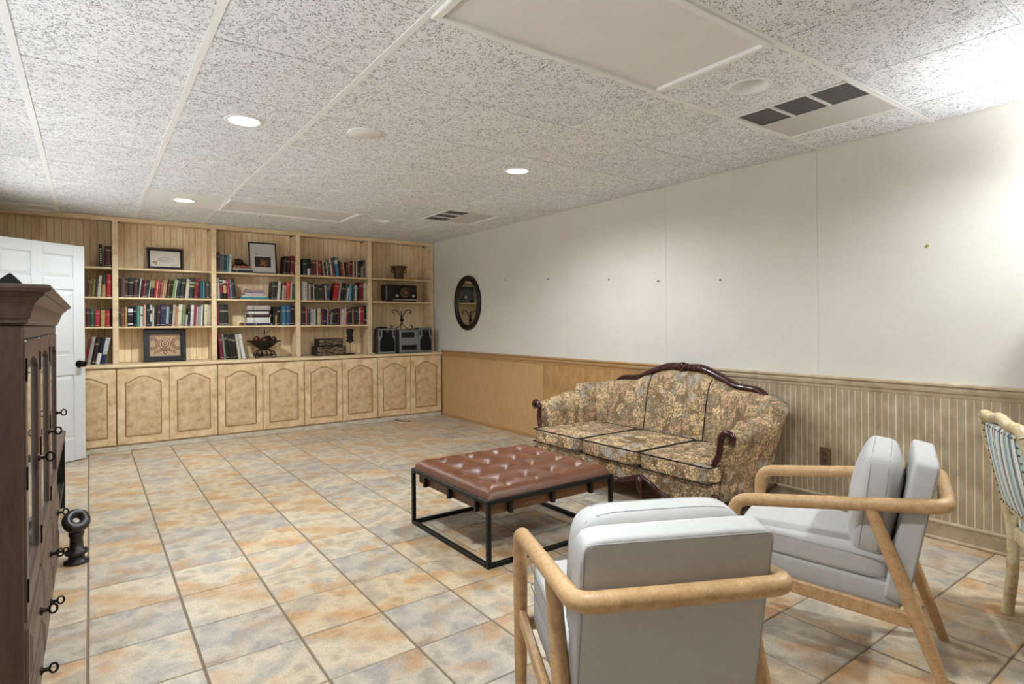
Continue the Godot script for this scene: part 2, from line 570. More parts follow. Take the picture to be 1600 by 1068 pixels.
func make_materials() -> void:
	for i in 12:
		var tint := Color(1, 1, 1)
		if i % 4 == 1: tint = Color(0.93, 0.94, 0.97)
		if i % 4 == 2: tint = Color(1.0, 0.97, 0.93)
		var m := tmat("tile%d" % i, tex.floor, Vector3.ONE * 0.85, 0.42, false, tint, Vector3(0.137 * i, 0.29 * i, 0.211 * i + 0.05 * (i % 3)))
		m.heightmap_enabled = false
		m.metallic_specular = 0.4
	for i in 3:
		var m := tmat("fissure%d" % i, tex.fissure, Vector3.ONE * 1.17, 0.95, true, [Color(0.975, 0.985, 1.0), Color(0.955, 0.965, 0.98), Color(0.97, 0.975, 0.985)][i], Vector3(0.31 * i, 0, 0.47 * i))
		m.metallic_specular = 0.1
		m.heightmap_enabled = true
		m.heightmap_texture = tex.fissure_h
		m.heightmap_scale = 0.25
	tmat("cream", tex.cream, Vector3(1.6, 0.55, 1.6), 0.55, true)
	tmat("cream_edge", tex.cream, Vector3(0.6, 1.5, 1.5), 0.5, true, Color(1.04, 1.02, 0.98))
	tmat("board", tex.cream, Vector3(2.2, 0.5, 2.2), 0.6, true, Color(1.16, 1.15, 1.12))
	tmat("mottle", tex.mottle, Vector3.ONE * 1.6, 0.5, true)
	tmat("door_frame", tex.mottle, Vector3.ONE * 1.1, 0.5, true, Color(1.09, 1.08, 1.06))
	tmat("door_field", tex.mottle, Vector3.ONE * 1.6, 0.5, true, Color(1.02, 1.0, 0.97))
	tmat("glaze", tex.mottle, Vector3.ONE * 2.0, 0.5, true, Color(0.78, 0.69, 0.58))
	tmat("oak", tex.oak, Vector3(5, 0.35, 5), 0.5, true)
	tmat("oak_rail", tex.oak, Vector3(5, 5, 0.4), 0.5, true, Color(0.9, 0.88, 0.84))
	tmat("taupe", tex.taupe, Vector3(1.6, 0.9, 1.6), 0.6, true)
	tmat("taupe_light", tex.taupe, Vector3(1.6, 0.9, 1.6), 0.6, true, Color(1.12, 1.12, 1.11))
	tmat("oak_mottle", tex.taupe, Vector3(1.6, 0.9, 1.6), 0.55, true, Color(1.08, 0.93, 0.72))
	tmat("groove_cream", tex.taupe, Vector3(1.6, 0.9, 1.6), 0.6, true, Color(1.34, 1.34, 1.32))
	tmat("ash", tex.ash, Vector3(2.5, 2.5, 2.5), 0.45, false)
	tmat("dark", tex.dark, Vector3(3, 0.5, 3), 0.4, true)
	tmat("mahogany", tex.mahogany, Vector3(3, 3, 3), 0.22, false)
	tmat("walnut", tex.walnut, Vector3(0.8, 4, 4), 0.4, false)
	var le := tmat("leather", tex.leather, Vector3.ONE * 2.2, 0.42, false)
	le.metallic_specular = 0.55
	var li := tmat("linen", tex.linen, Vector3.ONE * 2.2, 0.95, false)
	li.metallic_specular = 0.15
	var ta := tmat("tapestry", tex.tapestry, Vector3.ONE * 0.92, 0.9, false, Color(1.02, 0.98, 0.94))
	ta.metallic_specular = 0.15
	tmat("paint", tex.paint, Vector3.ONE * 0.6, 0.8, true)
	tmat("kick", tex.kick, Vector3(0.8, 3, 3), 0.5, true)
	tmat("stripe", tex.stripe, Vector3(3.4, 0.2, 3.4), 0.85, false)
	tmat("lens", tex.lens, Vector3.ONE * 1.1, 0.5, true)
	tmat("perf_dark", perforated("6a6868", "24221f"), Vector3.ONE * 12.0, 0.6, true)
	tmat("perf_light", perforated("dcd9d5", "b4b0ac"), Vector3.ONE * 12.0, 0.6, true)
	mat("white_metal", Color(0.93, 0.93, 0.925), 0.45)
	mat("grid", Color(0.945, 0.945, 0.94), 0.5)
	mat("grout", Color(0.50, 0.43, 0.345), 0.9)
	mat("door_white", Color(0.84, 0.845, 0.845), 0.45)
	mat("black_metal", Color(0.03, 0.03, 0.032), 0.42, 0.3)
	mat("bronze", Color(0.13, 0.10, 0.085), 0.35, 0.8)
	mat("iron", Color(0.07, 0.055, 0.045), 0.6, 0.4)
	mat("shell", Color(0.78, 0.77, 0.75), 0.9)
	var g := mat("glass", Color(0.9, 0.95, 0.95, 0.12), 0.03)
	g.transparency = BaseMaterial3D.TRANSPARENCY_ALPHA
	g.metallic_specular = 0.6
	var mi := mat("mirror", Color(0.86, 0.88, 0.87), 0.02, 1.0)
	mi.metallic_specular = 0.9
	var bk := mat("book", Color(1, 1, 1), 0.6)
	bk.vertex_color_use_as_albedo = true
	var lamp := mat("lamp_glow", Color(1, 1, 1), 0.5)
	lamp.emission_enabled = true
	lamp.emission = Color(0.98, 0.99, 1.0)
	lamp.emission_energy_multiplier = 3.0
# ---------------------------------------------------------------- the room
const GX := 0.9841    # one ceiling grid line across x
const GZ := -5.5084   # one ceiling grid line across z
const GM := 0.6096
const CAN := 3.3
const UPL := 1.6
const TS := 0.334     # floor tile pitch
const TX := -0.014
const TZ := -3.6456

func build_floor() -> void:
	var fl := struct_root("floor")
	obj("grout_bed", bx(LX - 0.1, WX + 0.1, -0.06, -0.0035, BZ - 0.1, RZ + 0.1, 0.0), mats.grout, fl)
	var shared := {}
	var rest := ns()
	rng.seed = 3
	for j in range(-10, 20):
		for i in range(-3, 12):
			var x0 := maxf(TX + i * TS + 0.004, LX)
			var x1 := minf(TX + (i + 1) * TS - 0.004, WX)
			var z0 := maxf(TZ + j * TS + 0.0028, CAB - 0.01)
			var z1 := minf(TZ + (j + 1) * TS - 0.0028, RZ)
			if x1 - x0 < 0.01 or z1 - z0 < 0.01:
				continue
			var pick := rng.randi_range(0, 11)
			var turn := rng.randi_range(0, 1)
			var lift := rng.randf_range(-0.0006, 0.0006)
			if j > 9 or i < -1:
				cbox(rest, Vector3((x0 + x1) / 2, -0.005, (z0 + z1) / 2), Vector3(x1 - x0, 0.01, z1 - z0), 0.0025)
				continue
			var key := "%.3f_%.3f" % [x1 - x0, z1 - z0]
			if not shared.has(key):
				var st := ns()
				cbox(st, Vector3(0, -0.005, 0), Vector3(x1 - x0, 0.01, z1 - z0), 0.0025)
				shared[key] = mesh_of(st, mats.tile0)
			var o := put("tile", shared[key], fl, mats["tile%d" % pick])
			o.position = Vector3((x0 + x1) / 2, lift, (z0 + z1) / 2)
			if turn == 1 and absf(x1 - x0 - (z1 - z0)) < 0.004:
				o.rotation.y = PI
	var ro := obj("far_tiles", rest, tmat("tile_rest", tex.floor, Vector3.ONE * 0.85, 0.42, true), fl)
	ro.set_meta("kind", "stuff")

func tile_with_hole(hx: float, hz: float, r: float) -> SurfaceTool:
	# a square ceiling board with a round hole; its face at y 0
	var st := ns()
	var n := 32
	for k in n:
		var w0 := TAU * k / n
		var w1 := TAU * (k + 1) / n
		var q := []
		for w in [w0, w1]:
			var d := Vector2(cos(w), sin(w))
			var s := minf(hx / maxf(absf(d.x), 1e-6), hz / maxf(absf(d.y), 1e-6))
			q.append([d * r, d * s])
		var a: Vector2 = q[0][0]
		var b: Vector2 = q[0][1]
		var c: Vector2 = q[1][1]
		var d2: Vector2 = q[1][0]
		quad(st, Vector3(a.x, 0, a.y), Vector3(b.x, 0, b.y), Vector3(c.x, 0, c.y), Vector3(d2.x, 0, d2.y), Vector3.DOWN)
		quad(st, Vector3(a.x, 0, a.y), Vector3(d2.x, 0, d2.y), Vector3(d2.x, 0.015, d2.y), Vector3(a.x, 0.015, a.y), Vector3(-a.x, 0, -a.y))
	# the four corners the fan misses
	for sx in [-1, 1]:
		for sz in [-1, 1]:
			var w := atan2(sz * hz, sx * hx)
			var k0 := floorf(w / TAU * n)
			var d0 := Vector2(cos(TAU * k0 / n), sin(TAU * k0 / n))
			var d1 := Vector2(cos(TAU * (k0 + 1) / n), sin(TAU * (k0 + 1) / n))
			var p0 := d0 * minf(hx / maxf(absf(d0.x), 1e-6), hz / maxf(absf(d0.y), 1e-6))
			var p1 := d1 * minf(hx / maxf(absf(d1.x), 1e-6), hz / maxf(absf(d1.y), 1e-6))
			tri(st, Vector3(p0.x, 0, p0.y), Vector3(sx * hx, 0, sz * hz), Vector3(p1.x, 0, p1.y), Vector3.DOWN)
	return st

func cell(a: int, b: int) -> Rect2:
	# grid cell a columns right and b rows back of the grid origin, clipped to the room
	var x0 := maxf(GX + a * GM, LX)
	var x1 := minf(GX + (a + 1) * GM, WX)
	var z0 := maxf(GZ - (b + 1) * GM, FACE - 0.02)
	var z1 := minf(GZ - b * GM, RZ)
	return Rect2(x0, z0, x1 - x0, z1 - z0)

const CANS := [[2, -7], [2, 0]]
const SKIP := [[0, -7], [1, -7], [0, 0], [1, 0], [-3, 2], [3, -7], [3, -1], [-1, 0]]

func build_ceiling() -> void:
	var ce := struct_root("ceiling")
	obj("slab", bx(LX - 0.1, WX + 0.1, CE + 0.12, CE + 0.2, BZ - 0.1, RZ + 0.1, 0.0), mats.shell, ce)
	var shared := {}
	rng.seed = 12
	for b in range(-14, 3):
		for a in range(-3, 5):
			var c := cell(a, b)
			if c.size.x < 0.02 or c.size.y < 0.02:
				continue
			var m: Material = mats["fissure%d" % rng.randi_range(0, 2)]
			if [a, b] in SKIP:
				continue
			var hx := c.size.x / 2 - 0.0045
			var hz := c.size.y / 2 - 0.0038
			var key := "%.3f_%.3f_%s" % [hx, hz, [a, b] in CANS]
			if not shared.has(key):
				if [a, b] in CANS:
					shared[key] = mesh_of(tile_with_hole(hx, hz, 0.088), m)
				else:
					var st := ns()
					cbox(st, Vector3(0, 0.0075, 0), Vector3(hx * 2, 0.015, hz * 2), 0.0015)
					shared[key] = mesh_of(st, m)
			var o := put("ceiling_tile", shared[key], ce, m)
			o.position = Vector3(c.get_center().x, CE + rng.randf_range(-0.0008, 0.0008), c.get_center().y)
	# tees of the grid, seen in the joints
	for a in range(-2, 5):
		var x := GX + a * GM
		if a <= 0:
			obj("main_tee", bx(x - 0.0145, x + 0.0145, CE - 0.0025, CE + 0.03, FACE, RZ, 0.0), mats.grid, ce)
		else:
			obj("main_tee", bx(x - 0.014, x + 0.014, CE + 0.007, CE + 0.03, FACE, RZ, 0.0), mats.grid, ce)
	for b in range(-13, 3):
		var z := GZ - b * GM
		if b == -6 or b == -7:
			obj("cross_tee", bx(GX + 0.0146, WX, CE - 0.0025, CE + 0.03, z - 0.012, z + 0.012, 0.0), mats.grid, ce)
		obj("cross_tee", bx(LX, WX, CE + 0.0095, CE + 0.03, z - 0.011, z + 0.011, 0.0), mats.grid, ce)

func build_walls() -> void:
	# right wall: painted panels above, boarded dado below
	var w := struct_root("wall_right")
	obj("core", bx(WX + 0.004, WX + 0.12, -0.05, CE + 0.2, BZ - 0.1, RZ + 0.1, 0.0), mats.shell, w)
	var z := RZ
	while z > BZ + 0.01:
		var z2 := maxf(z - 1.219, BZ)
		obj("wall_panel", bx(WX, WX + 0.006, 0.80, CE + 0.05, z2 + 0.0006, z - 0.0006, 0.0006), mats.paint, w)
		z = z2
	var seam := -4.69
	obj("dado_backing", bx(WX - 0.0116, WX + 0.001, 0.0, 0.84, -2.85, RZ, 0.0), mats.groove_cream, w)
	obj("dado_backing", bx(WX - 0.0112, WX + 0.001, 0.0, 0.84, seam, -2.85, 0.0), mats.oak_mottle, w)
	obj("dado_backing", bx(WX - 0.0112, WX + 0.001, 0.0, 0.84, BZ, seam, 0.0), mats.oak, w)
	var plank := mesh_of(bx(-0.010, 0.0, 0.03, 0.80, -0.0168, 0.0168, 0.002), mats.taupe)
	var mid_plank := mesh_of(bx(-0.010, 0.0, 0.03, 0.80, -0.0176, 0.0176, 0.002), mats.oak_mottle)
	var far_plank := mesh_of(bx(-0.009, 0.0, 0.03, 0.80, -0.0181, 0.0181, 0.0008), mats.oak)
	var i := 0
	var pz := -0.30
	while pz > -6.80:
		var o := put("dado_board", plank if pz > -2.85 else (mid_plank if pz > seam else far_plank), w)
		o.position = Vector3(WX - 0.003, 0, pz)
		pz -= 0.037
		i += 1
	var near := bx(WX - 0.013, WX - 0.003, 0.03, 0.80, -0.28, RZ, 0.0)
	obj("dado_sheet", near, mats.taupe, w)
	# chair rail and baseboard
	var rail := [Vector2(0, 0.782), Vector2(0.012, 0.782), Vector2(0.016, 0.79), Vector2(0.016, 0.806), Vector2(0.024, 0.812), Vector2(0.028, 0.83), Vector2(0.022, 0.842), Vector2(0.034, 0.848), Vector2(0.034, 0.858), Vector2(0.0, 0.862)]
	for seg in [["chair_rail", BZ + 0.5, -2.85, mats.oak_rail], ["chair_rail", -2.85, RZ, mats.taupe_light]]:
		var st := ns()
		var g := []
		for p in rail:
			g.append([Vector3(WX - p.x, p.y, seg[1]), Vector3(WX - p.x, p.y, seg[2])])
		sg = -1
		for k in g.size() - 1:
			var e: Vector2 = rail[k + 1] - rail[k]
			quad(st, g[k][0], g[k][1], g[k + 1][1], g[k + 1][0], Vector3(-e.y, -e.x, 0) if e.y != 0 else Vector3(0, -e.x, 0))
		var t := struct_root("trim")
		obj(seg[0], st, seg[3], t)
	var bs := struct_root("baseboard_right")
	var sb := ns()
	cbox(sb, Vector3(WX - 0.012, 0.045, (-4.69 + RZ) / 2), Vector3(0.02, 0.09, RZ + 4.69), 0.002)
	obj("board", sb, mats.taupe, bs)
	obj("cap", bx(WX - 0.028, WX, 0.09, 0.108, -4.69, RZ, 0.005), mats.taupe_light, bs)
	obj("shoe", bx(WX - 0.03, WX - 0.018, 0.0, 0.018, -4.69, RZ, 0.005), mats.taupe_light, bs)
	obj("low_strip", bx(WX - 0.022, WX, 0.0, 0.035, -6.80, -4.69, 0.003), mats.oak_rail, bs)
	# the other walls
	var wb := struct_root("wall_back")
	obj("wall_sheet", bx(LX - 0.12, WX + 0.12, -0.05, CE + 0.2, BZ - 0.12, BZ - 0.012, 0.0), mats.shell, wb)
	var wl := struct_root("wall_left")
	# a row of windows in the left wall, outside the picture, over bright ground
	var wy0 := 0.95
	var wy1 := 2.04
	var wins := [[-6.05, -4.75], [-4.55, -3.25], [-3.05, -1.75], [-1.55, -0.35]]
	var edge := BZ - 0.1
	var num := 1
	for wz in wins:
		obj("wall_sheet", bx(LX - 0.12, LX, -0.05, CE + 0.2, edge, wz[0], 0.0), mats.paint, wl)
		obj("wall_sheet", bx(LX - 0.12, LX, -0.05, wy0, wz[0], wz[1], 0.0), mats.paint, wl)
		obj("wall_sheet", bx(LX - 0.12, LX, wy1, CE + 0.2, wz[0], wz[1], 0.0), mats.paint, wl)
		edge = wz[1]
		var wd := struct_root("window_%d" % num)
		num += 1
		for z2 in [wz[0] + 0.02, (wz[0] + wz[1]) / 2, wz[1] - 0.02]:
			obj("window_frame", bx(LX - 0.09, LX - 0.04, wy0, wy1, z2 - 0.02, z2 + 0.02, 0.004), mats.white_metal, wd)
		for y2 in [wy0 + 0.02, wy1 - 0.02]:
			obj("window_frame", bx(LX - 0.088, LX - 0.042, y2 - 0.02, y2 + 0.02, wz[0], wz[1], 0.004), mats.white_metal, wd)
		var half: float = (wz[1] - wz[0]) / 2
		for k in 2:
			var pz0: float = wz[0] + 0.02 + k * half
			obj("pane", bx(LX - 0.068, LX - 0.062, wy0 + 0.04, wy1 - 0.04, pz0 + 0.02, pz0 + half - 0.04, 0.0), mats.glass, wd)
	obj("wall_sheet", bx(LX - 0.12, LX, -0.05, CE + 0.2, edge, RZ + 0.1, 0.0), mats.paint, wl)
	var gr := struct_root("ground_outside")
	obj("paving", bx(-18, LX - 0.13, 0.74, 0.80, -14, 12, 0.0), mat("paving", Color(0.72, 0.73, 0.74), 0.9), gr)
	# wall behind the camera
	var wr := struct_root("wall_rear")
	obj("wall_sheet", bx(LX - 0.1, WX + 0.1, -0.05, CE + 0.2, RZ, RZ + 0.12, 0.0), mats.paint, wr)

func build_door() -> void:
	var d := struct_root("door_1")
	d.position = Vector3(-0.69, 0.008, -6.11)
	d.rotation.y = 0.682
	var m: Material = mats.door_white
	var W := 0.83
	var Hh := 1.935
	var T := 0.019
	obj("core", bx(0.02, W - 0.02, 0.02, Hh - 0.02, -0.009, 0.009, 0.0), m, d)
	for x in [[0.0, 0.105], [0.365, 0.465], [W - 0.105, W]]:
		obj("stile", bx(x[0], x[1], 0.0, Hh, -T, T, 0.004), m, d)
	var rails := [[0.0, 0.20], [0.77, 0.95], [1.53, 1.63], [1.835, Hh]]
	for r in rails:
		for x in [[0.105, 0.365], [0.465, W - 0.105]]:
			obj("rail", bx(x[0] - 0.004, x[1] + 0.004, r[0], r[1], -T + 0.0006, T - 0.0006, 0.004), m, d)
	for k in 3:
		var y0: float = rails[k][1]
		var y1: float = rails[k + 1][0]
		for x in [[0.105, 0.365], [0.465, W - 0.105]]:
			var st := ns()
			rect_like_panel(st, x[0] + 0.012, x[1] - 0.012, y0 + 0.012, y1 - 0.012, 0.009, 0.0165, 0.028)
			rect_like_panel(st, x[0] + 0.012, x[1] - 0.012, y0 + 0.012, y1 - 0.012, -0.009, -0.0165, 0.028)
			obj("panel", st, m, d)
	for s in [1.0, -1.0]:
		var st := ns()
		var B := Basis(Vector3.RIGHT, s * PI / 2)
		lathe(st, [Vector2(0.011, 0.006), Vector2(0.011, 0.03), Vector2(0.022, 0.036), Vector2(0.029, 0.048), Vector2(0.027, 0.06), Vector2(0.014, 0.066), Vector2(0.0, 0.067)], Vector3(W - 0.06, 0.865, s * T), B)
		var kn := obj("knob", st, mats.bronze, d)
		var sr := ns()
		lathe(sr, [Vector2(0.033, 0.0), Vector2(0.033, 0.004), Vector2(0.026, 0.008), Vector2(0.0, 0.008)], Vector3(W - 0.06, 0.865, s * T), B)
		obj("rosette", sr, mats.bronze, kn)

# raised field with sloping margins, on one side of a plane at z0
func rect_like_panel(st: SurfaceTool, x0: float, x1: float, y0: float, y1: float, z0: float, z1: float, m: float) -> void:
	var a := [Vector3(x0, y0, z0), Vector3(x1, y0, z0), Vector3(x1, y1, z0), Vector3(x0, y1, z0)]
	var b := [Vector3(x0 + m, y0 + m, z1), Vector3(x1 - m, y0 + m, z1), Vector3(x1 - m, y1 - m, z1), Vector3(x0 + m, y1 - m, z1)]
	var c := Vector3((x0 + x1) / 2, (y0 + y1) / 2, z0 * 2 - z1)
	for k in 4:
		var k2 := (k + 1) % 4
		quad(st, a[k], a[k2], b[k2], b[k], (a[k] + b[k2]) / 2 - c)
	quad(st, b[0], b[1], b[2], b[3], Vector3(0, 0, z1 - z0))

# ---------------------------------------------------------------- ceiling fittings
func lit_can(at: Vector3, label: String, energy: float) -> void:
	var t := thing("recessed_light", label, "light", at)
	var st := ns()
	lathe(st, [Vector2(0.098, 0.0), Vector2(0.096, -0.005), Vector2(0.082, -0.006), Vector2(0.078, -0.003)], Vector3.ZERO, Basis(), 36)
	obj("trim_ring", st, mats.white_metal, t)
	var sd := ns()
	lathe(sd, [Vector2(0.0, -0.0035), Vector2(0.05, -0.0035), Vector2(0.0785, -0.003), Vector2(0.0785, 0.001), Vector2(0.0, 0.001)], Vector3.ZERO, Basis(), 36)
	obj("lamp_disc", sd, mats.lamp_glow, t)
	var l := SpotLight3D.new()
	l.name = "lamp_light"
	l.light_color = Color(0.95, 0.985, 1.0)
	l.light_energy = energy
	l.light_size = 0.075
	l.spot_range = 14.0
	l.spot_attenuation = 2.0
	l.spot_angle = 84.0
	l.spot_angle_attenuation = 0.6
	l.shadow_enabled = true
	t.add_child(l)
	l.position = Vector3(0, -0.012, 0)
	l.rotation.x = -PI / 2

func dark_can(at: Vector3, label: String) -> void:
	var t := thing("recessed_light", label, "light", at)
	var st := ns()
	lathe(st, [Vector2(0.100, 0.0), Vector2(0.098, -0.005), Vector2(0.090, -0.006), Vector2(0.084, -0.002), Vector2(0.078, 0.03), Vector2(0.066, 0.07), Vector2(0.0, 0.072)], Vector3.ZERO, Basis(), 36)
	obj("trim_bowl", st, mats.white_metal, t)

func ceiling_fittings() -> void:
	lit_can(Vector3(0.679, CE, -3.375), "round white recessed light glowing in the left middle ceiling tile", CAN)
	lit_can(Vector3(2.508, CE, -3.375), "round white recessed light glowing in the ceiling before the painted wall", CAN)
	lit_can(Vector3(0.679, CE, -5.813), "small round light glowing in the plain white ceiling panel", CAN)
	lit_can(Vector3(0.679, CE, -0.936), "round recessed ceiling light above the camera on the left", CAN)
	lit_can(Vector3(3.118, CE, -0.33), "round recessed ceiling light above the striped armchair", CAN * 1.1)
	dark_can(Vector3(2.508, CE, -1.546), "unlit round white recessed can beside the near ceiling vent")
	dark_can(Vector3(2.508, CE, -5.813), "unlit small round recessed can near the far ceiling vent")
	var cv := ns()
	lathe(cv, [Vector2(0.0, -0.008), Vector2(0.09, -0.008), Vector2(0.098, -0.004), Vector2(0.098, 0.001)], Vector3.ZERO, Basis(), 36)
	var co := obj("blank_cover", cv, mats.white_metal)
	co.position = Vector3(1.289, CE, -3.2)
	tag(co, "flat round white blank cover on the ceiling tile", "cover")
	# plain white panel of the far light
	var c := cell(-1, 0)
	var pp := obj("plain_panel", bx(c.position.x + 0.009, c.end.x - 0.009, CE, CE + 0.012, c.position.y + 0.003, c.end.y - 0.003, 0.001), mats.white_metal)
	tag(pp, "smooth plain white ceiling panel holding the far round light", "panel")
	# fluorescent troffers, unlit
	var spots := [[0, -7, 2, "large unlit troffer with prismatic lens in the near ceiling"], [0, 0, 2, "unlit grey troffer with prismatic lens before the bookcase"], [-3, 2, 1, "unlit troffer against the bookcase above the white door"]]
	for s in spots:
		var c0 := cell(s[0], s[1])
		var c1 := cell(s[0] + s[2] - 1, s[1])
		var t := thing("ceiling_troffer", s[3], "light fixture")
		var x0 := c0.position.x + 0.008
		var x1 := c1.end.x - 0.008
		var z0 := c0.position.y + 0.006
		var z1 := c0.end.y - 0.006
		var f := 0.03
		for e in [[x0, x1, z0, z0 + f], [x0, x1, z1 - f, z1], [x0, x0 + f, z0 + f, z1 - f], [x1 - f, x1, z0 + f, z1 - f]]:
			obj("frame_bar", bx(e[0], e[1], CE - 0.014, CE + 0.04, e[2], e[3], 0.003), mats.white_metal, t)
		obj("lens", bx(x0 + f, x1 - f, CE + 0.001, CE + 0.0055, z0 + f, z1 - f, 0.0), mats.lens, t)
	for s in [[3, -7, "near perforated ceiling vent with dark and pale halves"], [3, -1, "far perforated ceiling vent with dark and pale halves"]]:
		var c0 := cell(s[0], s[1])
		var t := thing("ceiling_vent", s[2], "vent")
		var x0 := c0.position.x + 0.008
		var x1 := c0.end.x - 0.008
		var z0 := c0.position.y + 0.006
		var z1 := c0.end.y - 0.006
		var xm := x0 + (x1 - x0) * 0.45
		for e in [[x0, x1, z0, z0 + 0.014], [x0, x1, z1 - 0.014, z1], [x0, x0 + 0.014, z0 + 0.014, z1 - 0.014], [x1 - 0.014, x1, z0 + 0.014, z1 - 0.014]]:
			obj("frame_bar", bx(e[0], e[1], CE - 0.004, CE + 0.02, e[2], e[3], 0.002), mats.white_metal, t)
		for k in 3:
			var a := z0 + 0.014 + (z1 - z0 - 0.028) / 3 * k
			var b := z0 + 0.014 + (z1 - z0 - 0.028) / 3 * (k + 1)
			obj("dark_grille", bx(x0 + 0.014, xm, CE + 0.008, CE + 0.012, a, b, 0.0), mats.perf_dark, t)
			obj("pale_grille", bx(xm, x1 - 0.014, CE + 0.002, CE + 0.006, a, b, 0.0), mats.perf_light, t)
			if k > 0:
				obj("divider", bx(x0 + 0.014, xm, CE - 0.002, CE + 0.01, a - 0.006, a + 0.006, 0.001), mats.white_metal, t)
	# torchiere just outside the picture, by the right wall: it throws its light up at the ceiling
	torchiere(Vector3(3.38, 0, -0.40), "tall white torchiere lamp by the right wall", UPL)

func torchiere(at: Vector3, label: String, energy: float) -> void:
	var g := thing("floor_lamp", label, "lamp", at)
	var sb := ns()
	lathe(sb, [Vector2(0.0, 0.0), Vector2(0.13, 0.0), Vector2(0.13, 0.015), Vector2(0.03, 0.03), Vector2(0.012, 0.05), Vector2(0.0, 0.05)])
	obj("base", sb, mats.white_metal, g)
	var sp := ns()
	tube(sp, [Vector3(0, 0.045, 0), Vector3(0, 1.66, 0)], 0.011, 10)
	obj("pole", sp, mats.white_metal, g)
	var so := ns()
	lathe(so, [Vector2(0.0, 1.655), Vector2(0.03, 1.655), Vector2(0.10, 1.70), Vector2(0.15, 1.78), Vector2(0.147, 1.782), Vector2(0.095, 1.705), Vector2(0.0, 1.668)], Vector3.ZERO, Basis(), 28)
	obj("bowl_shade", so, mats.white_metal, g)
	var sl := ns()
	lathe(sl, [Vector2(0.0, 1.70), Vector2(0.09, 1.705), Vector2(0.09, 1.712), Vector2(0.0, 1.715)], Vector3.ZERO, Basis(), 24)
	obj("lamp_disc", sl, mats.lamp_glow, g)
	var l := SpotLight3D.new()
	l.name = "lamp_light"
	l.light_color = Color(0.97, 0.985, 1.0)
	l.light_energy = energy
	l.light_size = 0.08
	l.spot_range = 14.0
	l.spot_attenuation = 2.0
	l.spot_angle = 76.0
	l.spot_angle_attenuation = 0.7
	l.shadow_enabled = true
	g.add_child(l)
	l.position = Vector3(0, 1.73, 0)
	l.rotation.x = PI / 2
# ---------------------------------------------------------------- built-in bookcase and base cabinets
const DIV := [0.21, 1.10, 1.994, 2.883, 3.772]
const SH := [0.835, 1.207, 1.503, 1.80]

func build_bookcase() -> void:
	var t := thing("bookcase", "cream-washed built-in bookcase of open bays along the back wall", "bookcase")
	for x in DIV:
		var hw := 0.025 if x < 3.7 else 0.018
		obj("divider", bx(x - hw, x + hw, SH[0] + 0.0005, 2.262, BZ + 0.004, FACE, 0.003), mats.cream_edge, t)
	obj("top_rail", bx(LX + 0.002, WX - 0.002, 2.262, CE - 0.003, FACE - 0.02, FACE + 0.004, 0.003), mats.cream_edge, t)
	obj("top_panel", bx(LX + 0.002, WX - 0.002, 2.285, CE - 0.004, BZ + 0.004, FACE - 0.021, 0.0), mats.cream, t)
	var xs := [LX + 0.01, DIV[0] - 0.025, DIV[0] + 0.025, DIV[1] - 0.025, DIV[1] + 0.025, DIV[2] - 0.025, DIV[2] + 0.025, DIV[3] - 0.025, DIV[3] + 0.025, DIV[4] - 0.018]
	for b in 5:
		var x0: float = xs[b * 2]
		var x1: float = xs[b * 2 + 1]
		for k in range(1, 4):
			if b == 4 and k == 1:
				continue
			var y: float = SH[k]
			obj("shelf", bx(x0 + 0.0005, x1 - 0.0005, y - 0.019, y, BZ + 0.014, FACE - 0.004, 0.003), mats.cream_edge, t)
		var n := int(round((x1 - x0) / 0.059))
		var pitch := (x1 - x0) / n
		for i in n:
			obj("back_board", bx(x0 + pitch * i + 0.0012, x0 + pitch * (i + 1) - 0.0012, SH[0] + 0.0005, 2.284, BZ + 0.002, BZ + 0.012, 0.0022), mats.board, t)
	obj("back_sheet", bx(LX + 0.002, WX - 0.002, SH[0], 2.284, BZ - 0.01, BZ + 0.003, 0.0), mats.glaze, t)

func arch_outline(hw: float, y0: float, ys: float, rise: float, n := 18) -> PackedVector2Array:
	var p := PackedVector2Array()
	p.append(Vector2(-hw, y0))
	p.append(Vector2(hw, y0))
	p.append(Vector2(hw, ys))
	for i in n + 1:
		var u := 1.0 - 2.0 * i / n
		p.append(Vector2(u * hw * 0.86, ys + 0.006 + rise * (0.45 * (0.5 + 0.5 * cos(PI * u)) + 0.55 * (1.0 - u * u))))
	p.append(Vector2(-hw, ys))
	return p

